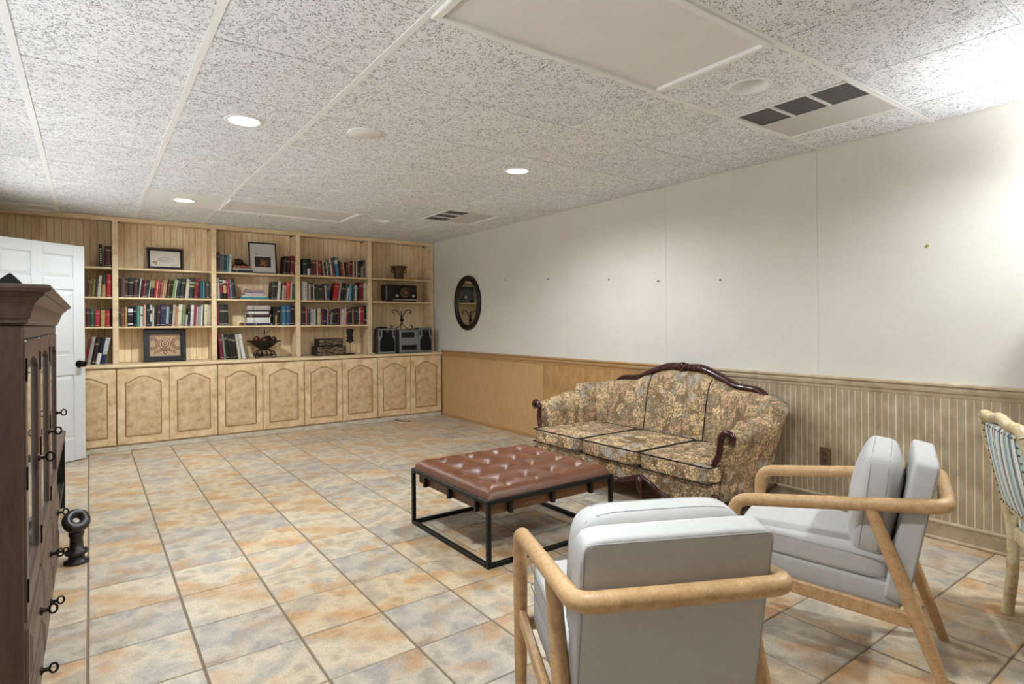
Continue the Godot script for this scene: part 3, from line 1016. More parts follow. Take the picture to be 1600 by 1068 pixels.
func cabinet_door(parent: Node, x0: float, x1: float, pull := false) -> void:
	var y0 := 0.062
	var y1 := 0.797
	var w := x1 - x0
	var xc := (x0 + x1) / 2
	var d := obj("cabinet_door", bx(x0, x1, y0, y1, CAB - 0.017, CAB + 0.003, 0.003), mats.door_frame, parent)
	var hw := w / 2 - 0.068
	var lines := arch_outline(hw, y0 + 0.075, y1 - 0.140, 0.056)
	var st := ns()
	# field raised on sloping margins
	var rings := []
	for q in [[0.004, 0.0030], [0.007, 0.0062], [0.026, 0.0105]]:
		var o := arch_outline(hw - q[0], y0 + 0.075 + q[0], y1 - 0.140 - q[0], 0.056 - q[0] * 0.2)
		var line := []
		for v in o:
			line.append(Vector3(xc + v.x, v.y, CAB + q[1]))
		rings.append(line)
	for k in 2:
		for i in rings[0].size():
			var i2: int = (i + 1) % rings[0].size()
			quad(st, rings[k][i], rings[k][i2], rings[k + 1][i2], rings[k + 1][i], Vector3(0, 0, 1))
	var mid := Vector3(xc, (y0 + y1) / 2, CAB + 0.0105)
	for i in rings[2].size():
		tri(st, mid, rings[2][i], rings[2][(i + 1) % rings[2].size()], Vector3(0, 0, 1))
	obj("raised_panel", st, mats.door_field, d)
	var pts := []
	for p in lines:
		pts.append(Vector3(xc + p.x, p.y, CAB + 0.004))
	pts.append(pts[0])
	var sb := ns()
	for k in pts.size() - 1:
		if pts[k].distance_to(pts[k + 1]) > 1e-4:
			tube(sb, [pts[k], pts[k + 1]], 0.005, 6)
	obj("bead", sb, mats.glaze, d)

func build_cabinets() -> void:
	var edges := [LX + 0.005, 0.206, 1.090, 1.988, 2.877, 3.770]
	var names := ["cream glazed base cabinet partly behind the white door", "cream glazed base cabinet under the black framed panel", "cream glazed base cabinet under the fruit bowl", "cream glazed base cabinet under the carved box", "cream glazed base cabinet under the stereo, in the corner"]
	for i in 5:
		var a: float = edges[i] + 0.002
		var b: float = edges[i + 1] - 0.002
		var t := thing("base_cabinet", names[i], "cabinet", Vector3.ZERO, 0.0, "built-in base cabinets")
		obj("carcass", bx(a, b, 0.045, 0.803, BZ + 0.01, CAB - 0.018, 0.002), mats.mottle, t)
		obj("toe_board", bx(a - 0.0015, b + 0.0015, 0.0, 0.044, BZ + 0.2, CAB - 0.004, 0.002), mats.kick, t)
		obj("toe_shoe", bx(a - 0.0015, b + 0.0015, 0.0, 0.014, CAB - 0.004, CAB + 0.006, 0.003), mats.kick, t)
		var mid := (a + b) / 2
		cabinet_door(t, a + 0.003, mid - 0.003)
		cabinet_door(t, mid + 0.003, b - 0.003)
	var st := ns()
	cbox(st, Vector3((LX + WX) / 2, 0.8195, (BZ + CAB + 0.02) / 2 + 0.003), Vector3(WX - LX - 0.008, 0.031, CAB + 0.02 - BZ - 0.01), 0.008)
	var w := obj("worktop", st, mats.cream_edge)
	tag(w, "long cream wooden worktop running over all the base cabinets", "worktop")
	var cord := ns()
	tube(cord, smooth_path([Vector3(3.10, 0.006, -6.786), Vector3(3.12, 0.007, -6.74), Vector3(3.14, 0.005, -6.66), Vector3(3.22, 0.005, -6.60)]), 0.005, 8)
	tag(obj("power_cord", cord, mats.black_metal), "short black cord on the tiles before the corner cabinet", "cord")

# ---------------------------------------------------------------- books
const ORD := ["first", "second", "third", "fourth", "fifth", "sixth", "seventh", "eighth", "ninth", "tenth", "eleventh", "twelfth", "thirteenth", "fourteenth", "fifteenth", "sixteenth", "seventeenth", "eighteenth", "nineteenth", "twentieth", "twenty-first", "twenty-second", "twenty-third", "twenty-fourth", "twenty-fifth", "twenty-sixth", "twenty-seventh", "twenty-eighth", "twenty-ninth", "thirtieth", "thirty-first", "thirty-second", "thirty-third", "thirty-fourth", "thirty-fifth"]
# shelf, height of its top, then for each book: left edge, thickness, height (mm), lean (tenths of a degree), cover, look
const BOOKS := [
	["top shelf beside the white door", 1.800, [[82,28,225,-10,"1c1c20","black lettered"], [126,57,211,2,"4a1c1a","maroon"]]],
	["second shelf beside the white door", 1.503, [[-34,13,178,42,"3a3024","dark brown"], [-21,32,193,56,"6a4422","brown"], [12,28,174,54,"8a8040","olive"], [42,18,180,49,"4a4038","charcoal"], [60,26,211,46,"d8cca8","cream"], [94,36,226,25,"c09a40","yellow"], [138,41,227,4,"c81c2c","bright red"]]],
	["third shelf beside the white door", 1.207, [[-28,32,182,-22,"5a2c20","reddish brown"], [6,32,178,-16,"2a5a4c","green"], [42,38,162,4,"c82440","crimson"], [86,38,163,4,"c8a850","tan"], [128,36,162,6,"c8202c","bright red"], [166,15,180,2,"3a2a2c","dark"]]],
	["cabinet top beside the white door", 0.835, [[-48,22,254,94,"8a1820","red"], [-26,31,275,92,"b8b4ac","silver"], [8,32,270,98,"2a1c1a","black"], [42,35,261,104,"1c1c28","black and white"], [80,39,265,106,"c4c6cc","white and navy"]]],
	["shelf below the framed certificate", 1.503, [[236,20,188,2,"2a2a1c","dark olive"], [256,20,187,9,"5d3a2e","brown"], [276,12,186,8,"6e6a62","grey"], [288,27,193,8,"4a2c18","chestnut"], [316,43,199,12,"1f1c1c","thick black"], [362,34,197,34,"5c2a2c","maroon"], [396,11,192,42,"1e4a40","dark teal"], [408,11,201,52,"d8d5c5","white"], [420,17,180,50,"4d1c24","burgundy"], [437,29,180,51,"7a2830","rust red"], [466,24,184,50,"2d3438","slate"], [492,10,179,60,"cfc3b0","cream"], [504,36,186,58,"3a1418","maroon with olive label"], [542,18,193,60,"c8281c","bright red"], [560,9,178,57,"e8c8a8","pale cream"], [570,21,171,56,"a03a30","red"], [592,23,179,58,"9a5a48","salmon"], [616,13,186,62,"d0b890","beige"], [630,13,196,69,"e0b070","orange tan"], [644,9,197,66,"3a2010","dark brown"], [653,25,184,72,"5a2408","brown"], [680,24,183,76,"1c1410","black"], [704,23,196,73,"8aa860","light green"], [728,9,191,73,"e8e8d0","ivory"], [738,34,207,72,"1c2a20","dark green"], [772,39,209,74,"202018","black green"], [824,34,204,46,"cfc0a8","cream"], [862,46,217,33,"26301e","green with gold label"], [912,40,220,23,"8a1626","crimson"], [956,13,182,12,"231a16","black"], [970,20,183,9,"2a6070","teal blue"], [992,22,183,6,"3a8088","turquoise"], [1015,12,183,1,"28404a","dark teal"], [1027,35,187,0,"4a3828","brown"], [1062,12,181,0,"20304a","navy"]]],
	["shelf above the black framed panel", 1.207, [[236,23,173,0,"2c302a","dark grey"], [260,26,181,-3,"8a5030","copper brown"], [288,24,196,0,"b89a58","mustard"], [314,45,201,2,"10121a","black with white emblem"], [360,28,202,6,"0c0e16","black"], [390,27,210,2,"5aa890","mint green"], [418,26,204,6,"e0ddd0","white banded"], [446,24,222,4,"d8a888","peach"], [472,32,224,8,"23262a","charcoal"], [504,19,221,8,"e6e0d2","white and black"], [524,18,199,12,"ddd8c8","ivory"], [543,22,206,18,"2a2420","dark brown"], [566,26,219,20,"4a2028","burgundy"], [594,49,226,28,"2c3056","thick navy"], [644,29,204,28,"9aa8b0","pale blue"], [674,26,220,34,"1c1c22","black"], [702,27,225,38,"c8b8a8","pale pink"], [730,19,210,40,"d08858","orange"], [750,37,230,44,"dcdcb8","pale cream"], [790,30,227,42,"8f935c","olive green"], [822,22,121,39,"b0b4b4","short grey"], [846,24,188,35,"26262e","black"], [872,29,225,29,"e2d8d8","pinkish white"], [901,22,225,28,"a02840","raspberry red"], [924,20,205,24,"d0b8b0","pale rose"], [945,26,209,24,"a8b098","sage"], [972,17,228,22,"e0e0e0","white"], [990,10,225,20,"303a34","dark green"], [1002,33,232,15,"e0d8a8","yellow cream"], [1036,34,226,10,"c8b090","tan"]]],
	["shelf with the white matted picture", 1.800, [[1138,24,215,2,"4a3838","grey brown"], [1164,19,198,6,"7a6a68","mauve"], [1184,23,188,6,"5a6a72","blue grey"], [1208,24,189,12,"1f4a50","teal"], [1232,18,191,18,"4a90a8","light blue"], [1252,27,191,32,"d8ceb4","cream"], [1834,36,213,42,"2a1c18","black"], [1872,40,216,38,"4a1c1c","dark red"], [1914,41,220,33,"7a1c20","red"]]],
	["shelf below the white matted picture", 1.503, [[1144,27,230,-30,"d0c4b0","cream"], [1172,29,216,-35,"1c1416","black and red"], [1202,36,214,-37,"2a1818","black and tan"], [1242,27,224,-45,"a02038","red"], [1270,26,219,-47,"6a6c80","lavender grey"], [1296,32,228,-49,"2a2428","charcoal"], [1704,58,206,42,"3a3632","thick charcoal"], [1764,33,216,37,"d8cdb8","cream"], [1798,19,199,32,"5a4a44","brown"], [1818,25,168,31,"c8b8a8","beige"], [1844,21,169,29,"c08060","tan"], [1866,38,209,26,"d0382c","orange red"], [1904,24,210,23,"e0d8d0","white"], [1930,25,188,18,"2a6a5a","green"]]],
	["third shelf of the fruit bowl bay", 1.207, [[1140,18,231,-12,"a0283c","red"], [1162,89,238,-10,"2a2624","wide black cover"], [1714,22,218,22,"2a1c1c","black"], [1736,22,215,20,"c8b870","yellow"], [1760,32,217,14,"1c1614","black"], [1794,22,221,12,"5a5a58","grey"], [1818,47,229,7,"2a7890","teal blue"], [1866,44,233,4,"34588a","blue"], [1911,57,234,0,"2a1a18","thick brown"]]],
	["cabinet top beside the fruit bowl", 0.835, [[1164,35,275,-54,"7a1828","crimson"], [1202,23,275,-57,"8a9a88","grey green"], [1226,34,275,-61,"1a1e20","black"], [1262,35,275,-63,"241c1c","brown black"], [1298,43,275,-66,"1c1c1c","thick black"], [1346,32,275,-74,"d8c8b4","cream"], [1388,35,275,-93,"e6e4de","white"]]],
	["upper shelf of the carved box bay", 1.800, [[2060,48,197,2,"2e3a36","dark green"], [2110,40,200,5,"2a2a26","black and white"], [2156,34,185,-8,"5a2026","burgundy"], [2190,34,187,-6,"70282c","maroon"], [2226,12,181,-9,"d0b090","beige"], [2238,44,190,-8,"a83420","orange red"], [2312,12,188,-54,"c8c0b4","white"], [2326,30,167,-61,"4a3434","brown"], [2358,14,169,-67,"d0ccc0","ivory"], [2372,34,158,-70,"6a5a4a","taupe"], [2408,25,217,-76,"d8cfc0","cream"], [2436,27,227,-80,"7a2c38","plum"], [2466,40,239,-70,"3a88a8","bright blue"], [2508,16,197,-60,"1a1414","black"], [2528,28,143,-52,"a83028","short red"], [2566,22,186,-82,"d8c49a","cream yellow"], [2590,28,190,16,"5a3018","brown"], [2618,17,198,13,"b89888","dusty pink"], [2636,38,202,10,"7a0f1c","deep crimson"], [2676,20,204,6,"d0b8a0","beige"], [2696,18,206,5,"4a2018","dark brown"], [2715,18,207,5,"d8c8bc","off white"], [2733,32,198,4,"2a2840","navy"], [2766,19,187,3,"8a6a60","mauve brown"], [2785,24,140,1,"d0b8a0","short beige"], [2809,33,224,0,"5a5450","grey"], [2842,15,242,0,"d8ccc0","white"]]],
	["middle shelf of the carved box bay", 1.503, [[2042,31,222,4,"d8ccc0","off white"], [2074,36,220,4,"e2ddd4","white dotted"], [2114,20,203,0,"8a4844","dusty red"], [2134,22,196,0,"e0c8b8","pale peach"], [2158,23,210,-5,"2a1c14","dark brown"], [2182,10,208,-8,"d8c0a0","beige"], [2194,28,197,-11,"2a2c28","charcoal"], [2222,19,198,-14,"4a4a40","olive grey"], [2242,51,188,-17,"30333a","thick slate"], [2296,16,146,-24,"b09070","short tan"], [2312,16,191,-28,"5a3418","brown"], [2330,13,186,-31,"d0b898","cream"], [2344,44,208,-37,"24507a","blue"], [2414,61,217,109,"b01020","thick glossy red"], [2484,22,226,90,"d8d0c4","white"], [2508,45,224,84,"2a2422","black"], [2558,27,217,78,"48585a","grey"], [2588,25,164,70,"d8d4d0","short white"], [2626,35,203,27,"5aa0c0","light blue"], [2662,24,204,22,"204a58","dark teal"], [2688,33,198,17,"c8c4b4","ivory"], [2724,27,194,12,"30363e","slate"], [2752,57,236,6,"8a1020","thick crimson"], [2812,45,230,0,"d8d0b8","cream"]]],
	["lower shelf of the carved box bay", 1.207, [[2040,12,214,2,"9a9088","grey"], [2054,29,217,2,"2a1818","black"], [2084,22,218,4,"b06058","salmon"], [2110,34,186,12,"2a2e28","dark green"], [2146,41,188,6,"e6dcd4","white lettered"], [2188,22,193,2,"b8bcac","pale sage"], [2212,18,194,6,"5a4a3c","brown"], [2230,44,199,6,"d0b88a","thick tan"], [2276,20,194,6,"7a2428","dark red"], [2298,34,192,12,"1c2434","navy"], [2336,22,177,44,"b08080","pink"], [2360,26,169,54,"5a3038","plum"], [2386,17,158,52,"b8b0b0","pale grey"], [2406,32,175,41,"1c2c2a","green black"], [2440,36,189,39,"1e1a14","black"], [2476,13,203,36,"70241c","rust"], [2490,16,202,33,"6a2038","burgundy"], [2508,19,202,31,"c89898","pale pink"], [2530,32,191,22,"d4d0c0","ivory"], [2564,21,214,17,"d8c4b0","beige"], [2586,24,186,11,"9a1828","red"], [2612,49,196,5,"1c1a16","thick black"], [2662,17,197,4,"b08878","tan pink"], [2679,20,203,3,"6a3020","brown"], [2699,28,222,3,"1e1e1e","black"], [2728,25,220,2,"5a4048","mauve"], [2753,11,220,1,"e0d0c8","white"], [2764,51,229,0,"a81820","thick red"], [2815,42,241,0,"26344e","navy"]]],
]

func lin(hex: String) -> Color:
	var c := hexc(hex).srgb_to_linear()
	var g := c.get_luminance()
	return c.lerp(Color(g, g, g), 0.12)

# one closed book standing with its spine towards +z; origin at the middle of its foot
func book_mesh(w: float, h: float, d: float, cover: Color, look: String) -> ArrayMesh:
	var st := ns()
	var pages := Color(0.62, 0.55, 0.42)
	var c := 0.0022
	# boards
	vc = cover
	cbox(st, Vector3(-w / 2 + c / 2, h / 2, -d / 2), Vector3(c, h, d), 0.0004)
	cbox(st, Vector3(w / 2 - c / 2, h / 2, -d / 2), Vector3(c, h, d), 0.0004)
	# rounded spine in bands: foot, title field, head
	var lum := cover.get_luminance()
	var mark := Color(0.66, 0.56, 0.34) if lum < 0.15 else Color(0.12, 0.09, 0.08)
	var bands := [[0.0, 1.0, cover]]
	if "olive label" in look:
		bands = [[0.0, 0.55, cover], [0.55, 0.97, lin("8f8a48")], [0.97, 1.0, cover]]
	elif "gold label" in look:
		bands = [[0.0, 0.55, cover], [0.55, 0.62, lin("b9a65a")], [0.62, 0.72, cover], [0.72, 0.80, lin("8a9a60")], [0.80, 1.0, cover]]
	elif "white emblem" in look:
		bands = [[0.0, 0.10, cover], [0.10, 0.16, lin("d8d8d8")], [0.16, 0.6, cover], [0.6, 0.64, lin("c8c8d0")], [0.64, 0.72, cover], [0.72, 0.90, lin("e0e0e4")], [0.90, 1.0, cover]]
	elif "white banded" in look:
		bands = [[0.0, 0.54, cover], [0.54, 0.60, lin("6a5a50")], [0.60, 1.0, cover]]
	elif look == "black and white":
		bands = [[0.0, 0.42, lin("d8d4cc")], [0.42, 1.0, cover]]
	elif look == "white and navy":
		bands = [[0.0, 0.36, lin("1e2c58")], [0.36, 0.5, cover], [0.5, 0.85, lin("b9bcc6")], [0.85, 1.0, cover]]
	elif look == "white and black":
		bands = [[0.0, 0.22, lin("4a4a44")], [0.22, 0.6, cover], [0.6, 0.76, lin("2a1c1c")], [0.76, 1.0, cover]]
	elif look == "black and red":
		bands = [[0.0, 0.3, cover], [0.3, 0.74, lin("8a1620")], [0.74, 0.8, lin("d8ccb8")], [0.8, 0.9, cover], [0.9, 0.95, lin("d8ccb8")], [0.95, 1.0, cover]]
	elif look == "black and tan":
		bands = [[0.0, 0.3, cover], [0.3, 0.7, lin("c89a5c")], [0.7, 0.82, cover], [0.82, 0.95, lin("dcd0bc")], [0.95, 1.0, cover]]
	elif look == "pale blue":
		bands = [[0.0, 0.13, lin("8a1c28")], [0.13, 1.0, cover]]
	elif look == "yellow":
		bands = [[0.0, 0.55, cover], [0.55, 1.0, lin("2a241c")]]
	elif look == "bright blue":
		bands = [[0.0, 0.66, cover], [0.66, 0.84, lin("cfd8d8")], [0.84, 1.0, lin("3c7a70")]]
	elif look == "navy":
		bands = [[0.0, 0.2, cover], [0.2, 0.26, lin("9aa8b4")], [0.26, 1.0, cover]]
	elif w > 0.021 and not ("lettered" in look or "dotted" in look):
		var y := 0.62 + 0.2 * fmod(w * 731.0, 1.0)
		bands = [[0.0, 0.07, cover], [0.07, 0.085, mark], [0.085, y, cover], [y, y + 0.015, mark], [y + 0.015, y + 0.05, cover], [y + 0.05, y + 0.06, mark], [y + 0.06, 1.0, cover]]
	var seg := 4
	for b in bands:
		vc = b[2]
		for k in seg:
			var u0 := -1.0 + 2.0 * k / seg
			var u1 := -1.0 + 2.0 * (k + 1) / seg
			var bulge := minf(0.006, w * 0.22)
			var p0 := Vector3(u0 * w / 2, 0, bulge * (1 - u0 * u0))
			var p1 := Vector3(u1 * w / 2, 0, bulge * (1 - u1 * u1))
			var ya := Vector3(0, h * b[0], 0)
			var yb := Vector3(0, h * b[1], 0)
			quad(st, p0 + ya, p1 + ya, p1 + yb, p0 + yb, Vector3(0, 0, 1))
			if b[1] >= 1.0:
				quad(st, p0 + yb, p1 + yb, p1 + yb - Vector3(0, 0, p1.z + c), p0 + yb - Vector3(0, 0, p0.z + c), Vector3.UP)
	if "lettered" in look or "dotted" in look:
		vc = Color(0.62, 0.60, 0.56) if lum < 0.2 else Color(0.08, 0.06, 0.07)
		for k in 7:
			var yy := h * (0.16 + 0.1 * k)
			quad(st, Vector3(-w * 0.2, yy, 0.0068), Vector3(w * 0.2, yy, 0.0068), Vector3(w * 0.16, yy + h * 0.05, 0.0068), Vector3(-w * 0.2, yy + h * 0.04, 0.0068), Vector3(0, 0, 1))
	# page block
	vc = pages
	cbox(st, Vector3(0, h / 2 - 0.001, -d / 2 - 0.001), Vector3(maxf(w - 2 * c, 0.003), h - 0.007, d - 0.006), 0.0)
	vc = null
	return mesh_of(st, mats.book)

func build_books() -> void:
	rng.seed = 77
	for row in BOOKS:
		var i := 0
		for b in row[2]:
			var w: float = b[1] / 1000.0 - 0.0012
			var h: float = b[2] / 1000.0
			var d := rng.randf_range(0.13, 0.17)
			var lean: float = deg_to_rad(b[3] / 10.0)
			var back := rng.randf_range(0.03, 0.06)
			var look: String = b[5]
			var o := put("book", book_mesh(w, h, d, lin(b[4]) * Color(0.82, 0.82, 0.82), look))
			var x: float = b[0] / 1000.0
			# rotated about the lower corner on the side it leans to
			var px: float = x + (b[1] / 1000.0) / cos(lean) if lean > 0 else x
			var off := Vector3(-w / 2 if lean > 0 else w / 2, 0, 0)
			o.basis = Basis(Vector3(0, 0, 1), -lean)
			o.position = Vector3(px, row[1] + 0.0004, FACE - back) + o.basis * off
			tag(o, "%s book, %s from left on the %s" % [look, ORD[i], row[0]], "book", "books on the " + row[0])
			i += 1
	# lying books
	var stacks := [
		[1.395, SH[3], "beside the white matted picture", [[0.20, 0.030, "2a2c34", "dark grey"], [0.185, 0.022, "b0a8a0", "pale grey"], [0.165, 0.028, "8c3e34", "red and white"]]],
		[1.525, SH[2], "below the white matted picture", [[0.285, 0.026, "2a8a88", "teal"], [0.27, 0.018, "b8c0bc", "pale green"], [0.22, 0.026, "c8a8a8", "pinkish"], [0.19, 0.028, "8a7c90", "lavender"], [0.17, 0.020, "c09878", "tan"]]],
		[1.565, SH[1], "with the thick white book", [[0.30, 0.026, "2a2e3c", "dark blue"], [0.25, 0.066, "d8d4d0", "thick white"], [0.28, 0.034, "3a1c24", "dark maroon"], [0.22, 0.032, "d8d4cc", "white"], [0.235, 0.014, "1a1618", "thin black"], [0.245, 0.050, "b8a8a4", "pinkish patterned"]]]]
	for s in stacks:
		var y: float = s[1]
		var k := 0
		var wob := RandomNumberGenerator.new()
		wob.seed = 4
		for b in s[3]:
			var o := put("book", book_mesh(b[1], b[0], 0.16, lin(b[2]), b[3]))
			# lying with the spine towards the room
			o.basis = Basis(Vector3(0, 0, 1), PI / 2)
			o.position = Vector3(s[0] + b[0] / 2 + wob.randf_range(-0.008, 0.008), y + b[1] / 2 + 0.0004, FACE - 0.04)
			y += b[1] + 0.0006
			tag(o, "%s book, %s from the bottom in the stack %s" % [b[3], ORD[k], s[2]], "book", "books lying in the stack " + s[2])
			k += 1
# ---------------------------------------------------------------- things on the shelves
func picture_box(t: Node3D, w: float, h: float, d: float, fw: float, fm: Material, face: Texture2D, inner: float, inner_m: Material, lip := 0.0) -> void:
	# frame bars, a mat and a printed face, standing on the origin, facing +z
	obj("frame_bar", bx(-w / 2, w / 2, 0.0, fw, -d, 0.0, 0.003), fm, t)
	obj("frame_bar", bx(-w / 2, w / 2, h - fw, h, -d, 0.0, 0.003), fm, t)
	obj("frame_bar", bx(-w / 2, -w / 2 + fw, fw, h - fw, -d, 0.0, 0.003), fm, t)
	obj("frame_bar", bx(w / 2 - fw, w / 2, fw, h - fw, -d, 0.0, 0.003), fm, t)
	obj("mat_board", bx(-w / 2 + fw, w / 2 - fw, fw, h - fw, -d, -d * 0.45, 0.0), inner_m, t)
	var st := ns()
	var x := w / 2 - fw - inner
	var y0 := fw + inner
	var y1 := h - fw - inner
	var z := -d * 0.45 + 0.0008
	uvquad(st, Vector3(-x, y1, z), Vector3(x, y1, z), Vector3(x, y0, z), Vector3(-x, y0, z))
	var m := StandardMaterial3D.new()
	m.albedo_texture = face
	m.roughness = 0.6
	obj("print", st, m, t)
	if lip > 0.0:
		var L := ns()
		for e in [[-x - lip, x + lip, y0 - lip, y0], [-x - lip, x + lip, y1, y1 + lip], [-x - lip, -x, y0, y1], [x, x + lip, y0, y1]]:
			cbox(L, Vector3((e[0] + e[1]) / 2, (e[2] + e[3]) / 2, z + 0.002), Vector3(e[1] - e[0], e[3] - e[2], 0.006), 0.002)
		obj("inner_lip", L, mat("pewter", Color(0.42, 0.40, 0.40), 0.35, 0.6), t)

func certificate_face() -> ImageTexture:
	var im := Image.create(280, 190, false, Image.FORMAT_RGB8)
	im.fill(hexc("d9cdc0"))
	# unreadable engraved lines, a crest, a gold seal and signatures
	var r := RandomNumberGenerator.new()
	r.seed = 2
	for row in [[78, 90, 190, 4], [92, 70, 212, 6], [112, 62, 220, 6], [126, 100, 180, 2], [132, 104, 176, 2], [164, 190, 240, 2], [174, 190, 242, 3]]:
		var x: int = row[1]
		while x < row[2]:
			var w := r.randi_range(3, 9)
			im.fill_rect(Rect2i(x, row[0] + r.randi_range(-1, 1), w, row[3]), hexc("6f665f"))
			x += w + r.randi_range(1, 4)
	for y in 190:
		for x in 280:
			var d1 := Vector2((x - 42) / 1.15, y - 140).length()
			if d1 < 20 + 1.5 * sin(atan2(y - 140, x - 42) * 16):
				im.set_pixel(x, y, hexc("9c8d5e"))
			var d2 := Vector2(x - 140, y - 36).length()
			if d2 > 12 and d2 < 15:
				im.set_pixel(x, y, hexc("b3a79b"))
	im.fill_rect(Rect2i(50, 160, 8, 12), hexc("3a2f26"))
	return finish(im)

func carved_face() -> ImageTexture:
	# tooled relief print: rings, leaf bands and a swag, brown line on tan
	var W := 300
	var Hh := 220
	var im := Image.create(W, Hh, false, Image.FORMAT_RGB8)
	var n := FastNoiseLite.new()
	n.seed = 9
	n.frequency = 0.06
	for y in Hh:
		for x in W:
			var p := Vector2(x - W / 2.0, y - Hh * 0.42)
			var v := 0.0
			var r := p.length()
			v = maxf(v, 1.0 if (absf(r - 16) < 4 or absf(r - 38) < 5 or absf(r - 58) < 3) else 0.0)
			var ax := absf(p.x)
			var arc := absf(Vector2(ax - 130, p.y).length() - 52)
			v = maxf(v, 1.0 if arc < 4 or absf(arc - 14) < 3 else 0.0)
			var sw := p.y - (54 + 34 * pow(ax / 110.0, 2.0))
			v = maxf(v, 1.0 if ax < 112 and (absf(sw) < 3.5 or absf(sw - 18) < 3.5) else 0.0)
			v = maxf(v, 1.0 if ax < 112 and sw > 0 and sw < 18 and posmod(x, 24) < 5 else 0.0)
			var q := Vector2(p.x, p.y - 92).length()
			v = maxf(v, 1.0 if absf(q - 16) < 4 else 0.0)
			if r > 62 and n.get_noise_2d(x * 1.6, y * 1.6) > 0.22:
				v = maxf(v, 0.7)
			var c := hexc("cba987").lerp(hexc("4a2d1a"), v)
			c = c.lerp(hexc("a88560"), 0.35 * (0.5 + n.get_noise_2d(x * 4.0, y * 4.0)))
			im.set_pixel(x, y, c)
	return finish(im)

func plain_print() -> ImageTexture:
	# white mat sheet with faint staff lines over a dark photograph of crossing stems
	var W := 260
	var Hh := 330
	var im := Image.create(W, Hh, false, Image.FORMAT_RGB8)
	im.fill(hexc("cfccc6"))
	var r := RandomNumberGenerator.new()
	r.seed = 6
	for y in [80, 88, 96, 112, 120, 128]:
		var x := 52
		while x < 208:
			var w := r.randi_range(4, 16)
			im.fill_rect(Rect2i(x, y, w, 2), hexc("a9a8aa"))
			x += w + r.randi_range(2, 9)
	im.fill_rect(Rect2i(52, 122, 22, 10), hexc("7c7a7e"))
	im.fill_rect(Rect2i(48, 148, 164, 118), hexc("2c201d"))
	for k in 26:
		var a := Vector2(130 + r.randf_range(-18, 18), 214 + r.randf_range(-14, 22))
		var d := Vector2.from_angle(r.randf() * TAU) * r.randf_range(20, 70)
		var c := hexc("8a4a28").lerp(hexc("d8a070"), r.randf())
		for t in 60:
			var p := a + d * (t / 60.0) + Vector2(0, 5 * sin(t * 0.1))
			if p.x > 50 and p.x < 208 and p.y > 150 and p.y < 262:
				im.fill_rect(Rect2i(int(p.x), int(p.y), 3, 2), c)
	return finish(im)

func blob(st: SurfaceTool, c: Vector3, r: Vector3, n := 10) -> void:
	var g := []
	for i in n + 1:
		var th := PI * i / n
		var line := []
		for j in n * 2:
			var ph := TAU * j / (n * 2)
			line.append(c + Vector3(r.x * sin(th) * cos(ph), r.y * cos(th), r.z * sin(th) * sin(ph)))
		g.append(line)
	skin(st, g, c, false, true)

func leaf(st: SurfaceTool, a: Vector3, b: Vector3, w: float, bend: Vector3) -> void:
	var side := (b - a).cross(bend).normalized() * w
	var g := []
	for i in 7:
		var u := i / 6.0
		var c := a.lerp(b, u) + bend * sin(u * PI)
		var ww := sin(PI * clampf(u * 0.95 + 0.03, 0, 1))
		g.append([c - side * ww, c - bend.normalized() * w * 0.25 * ww, c + side * ww, c + bend.normalized() * w * 0.25 * ww])
	skin(st, g, (a + b) / 2 + bend * 0.5, false, true)

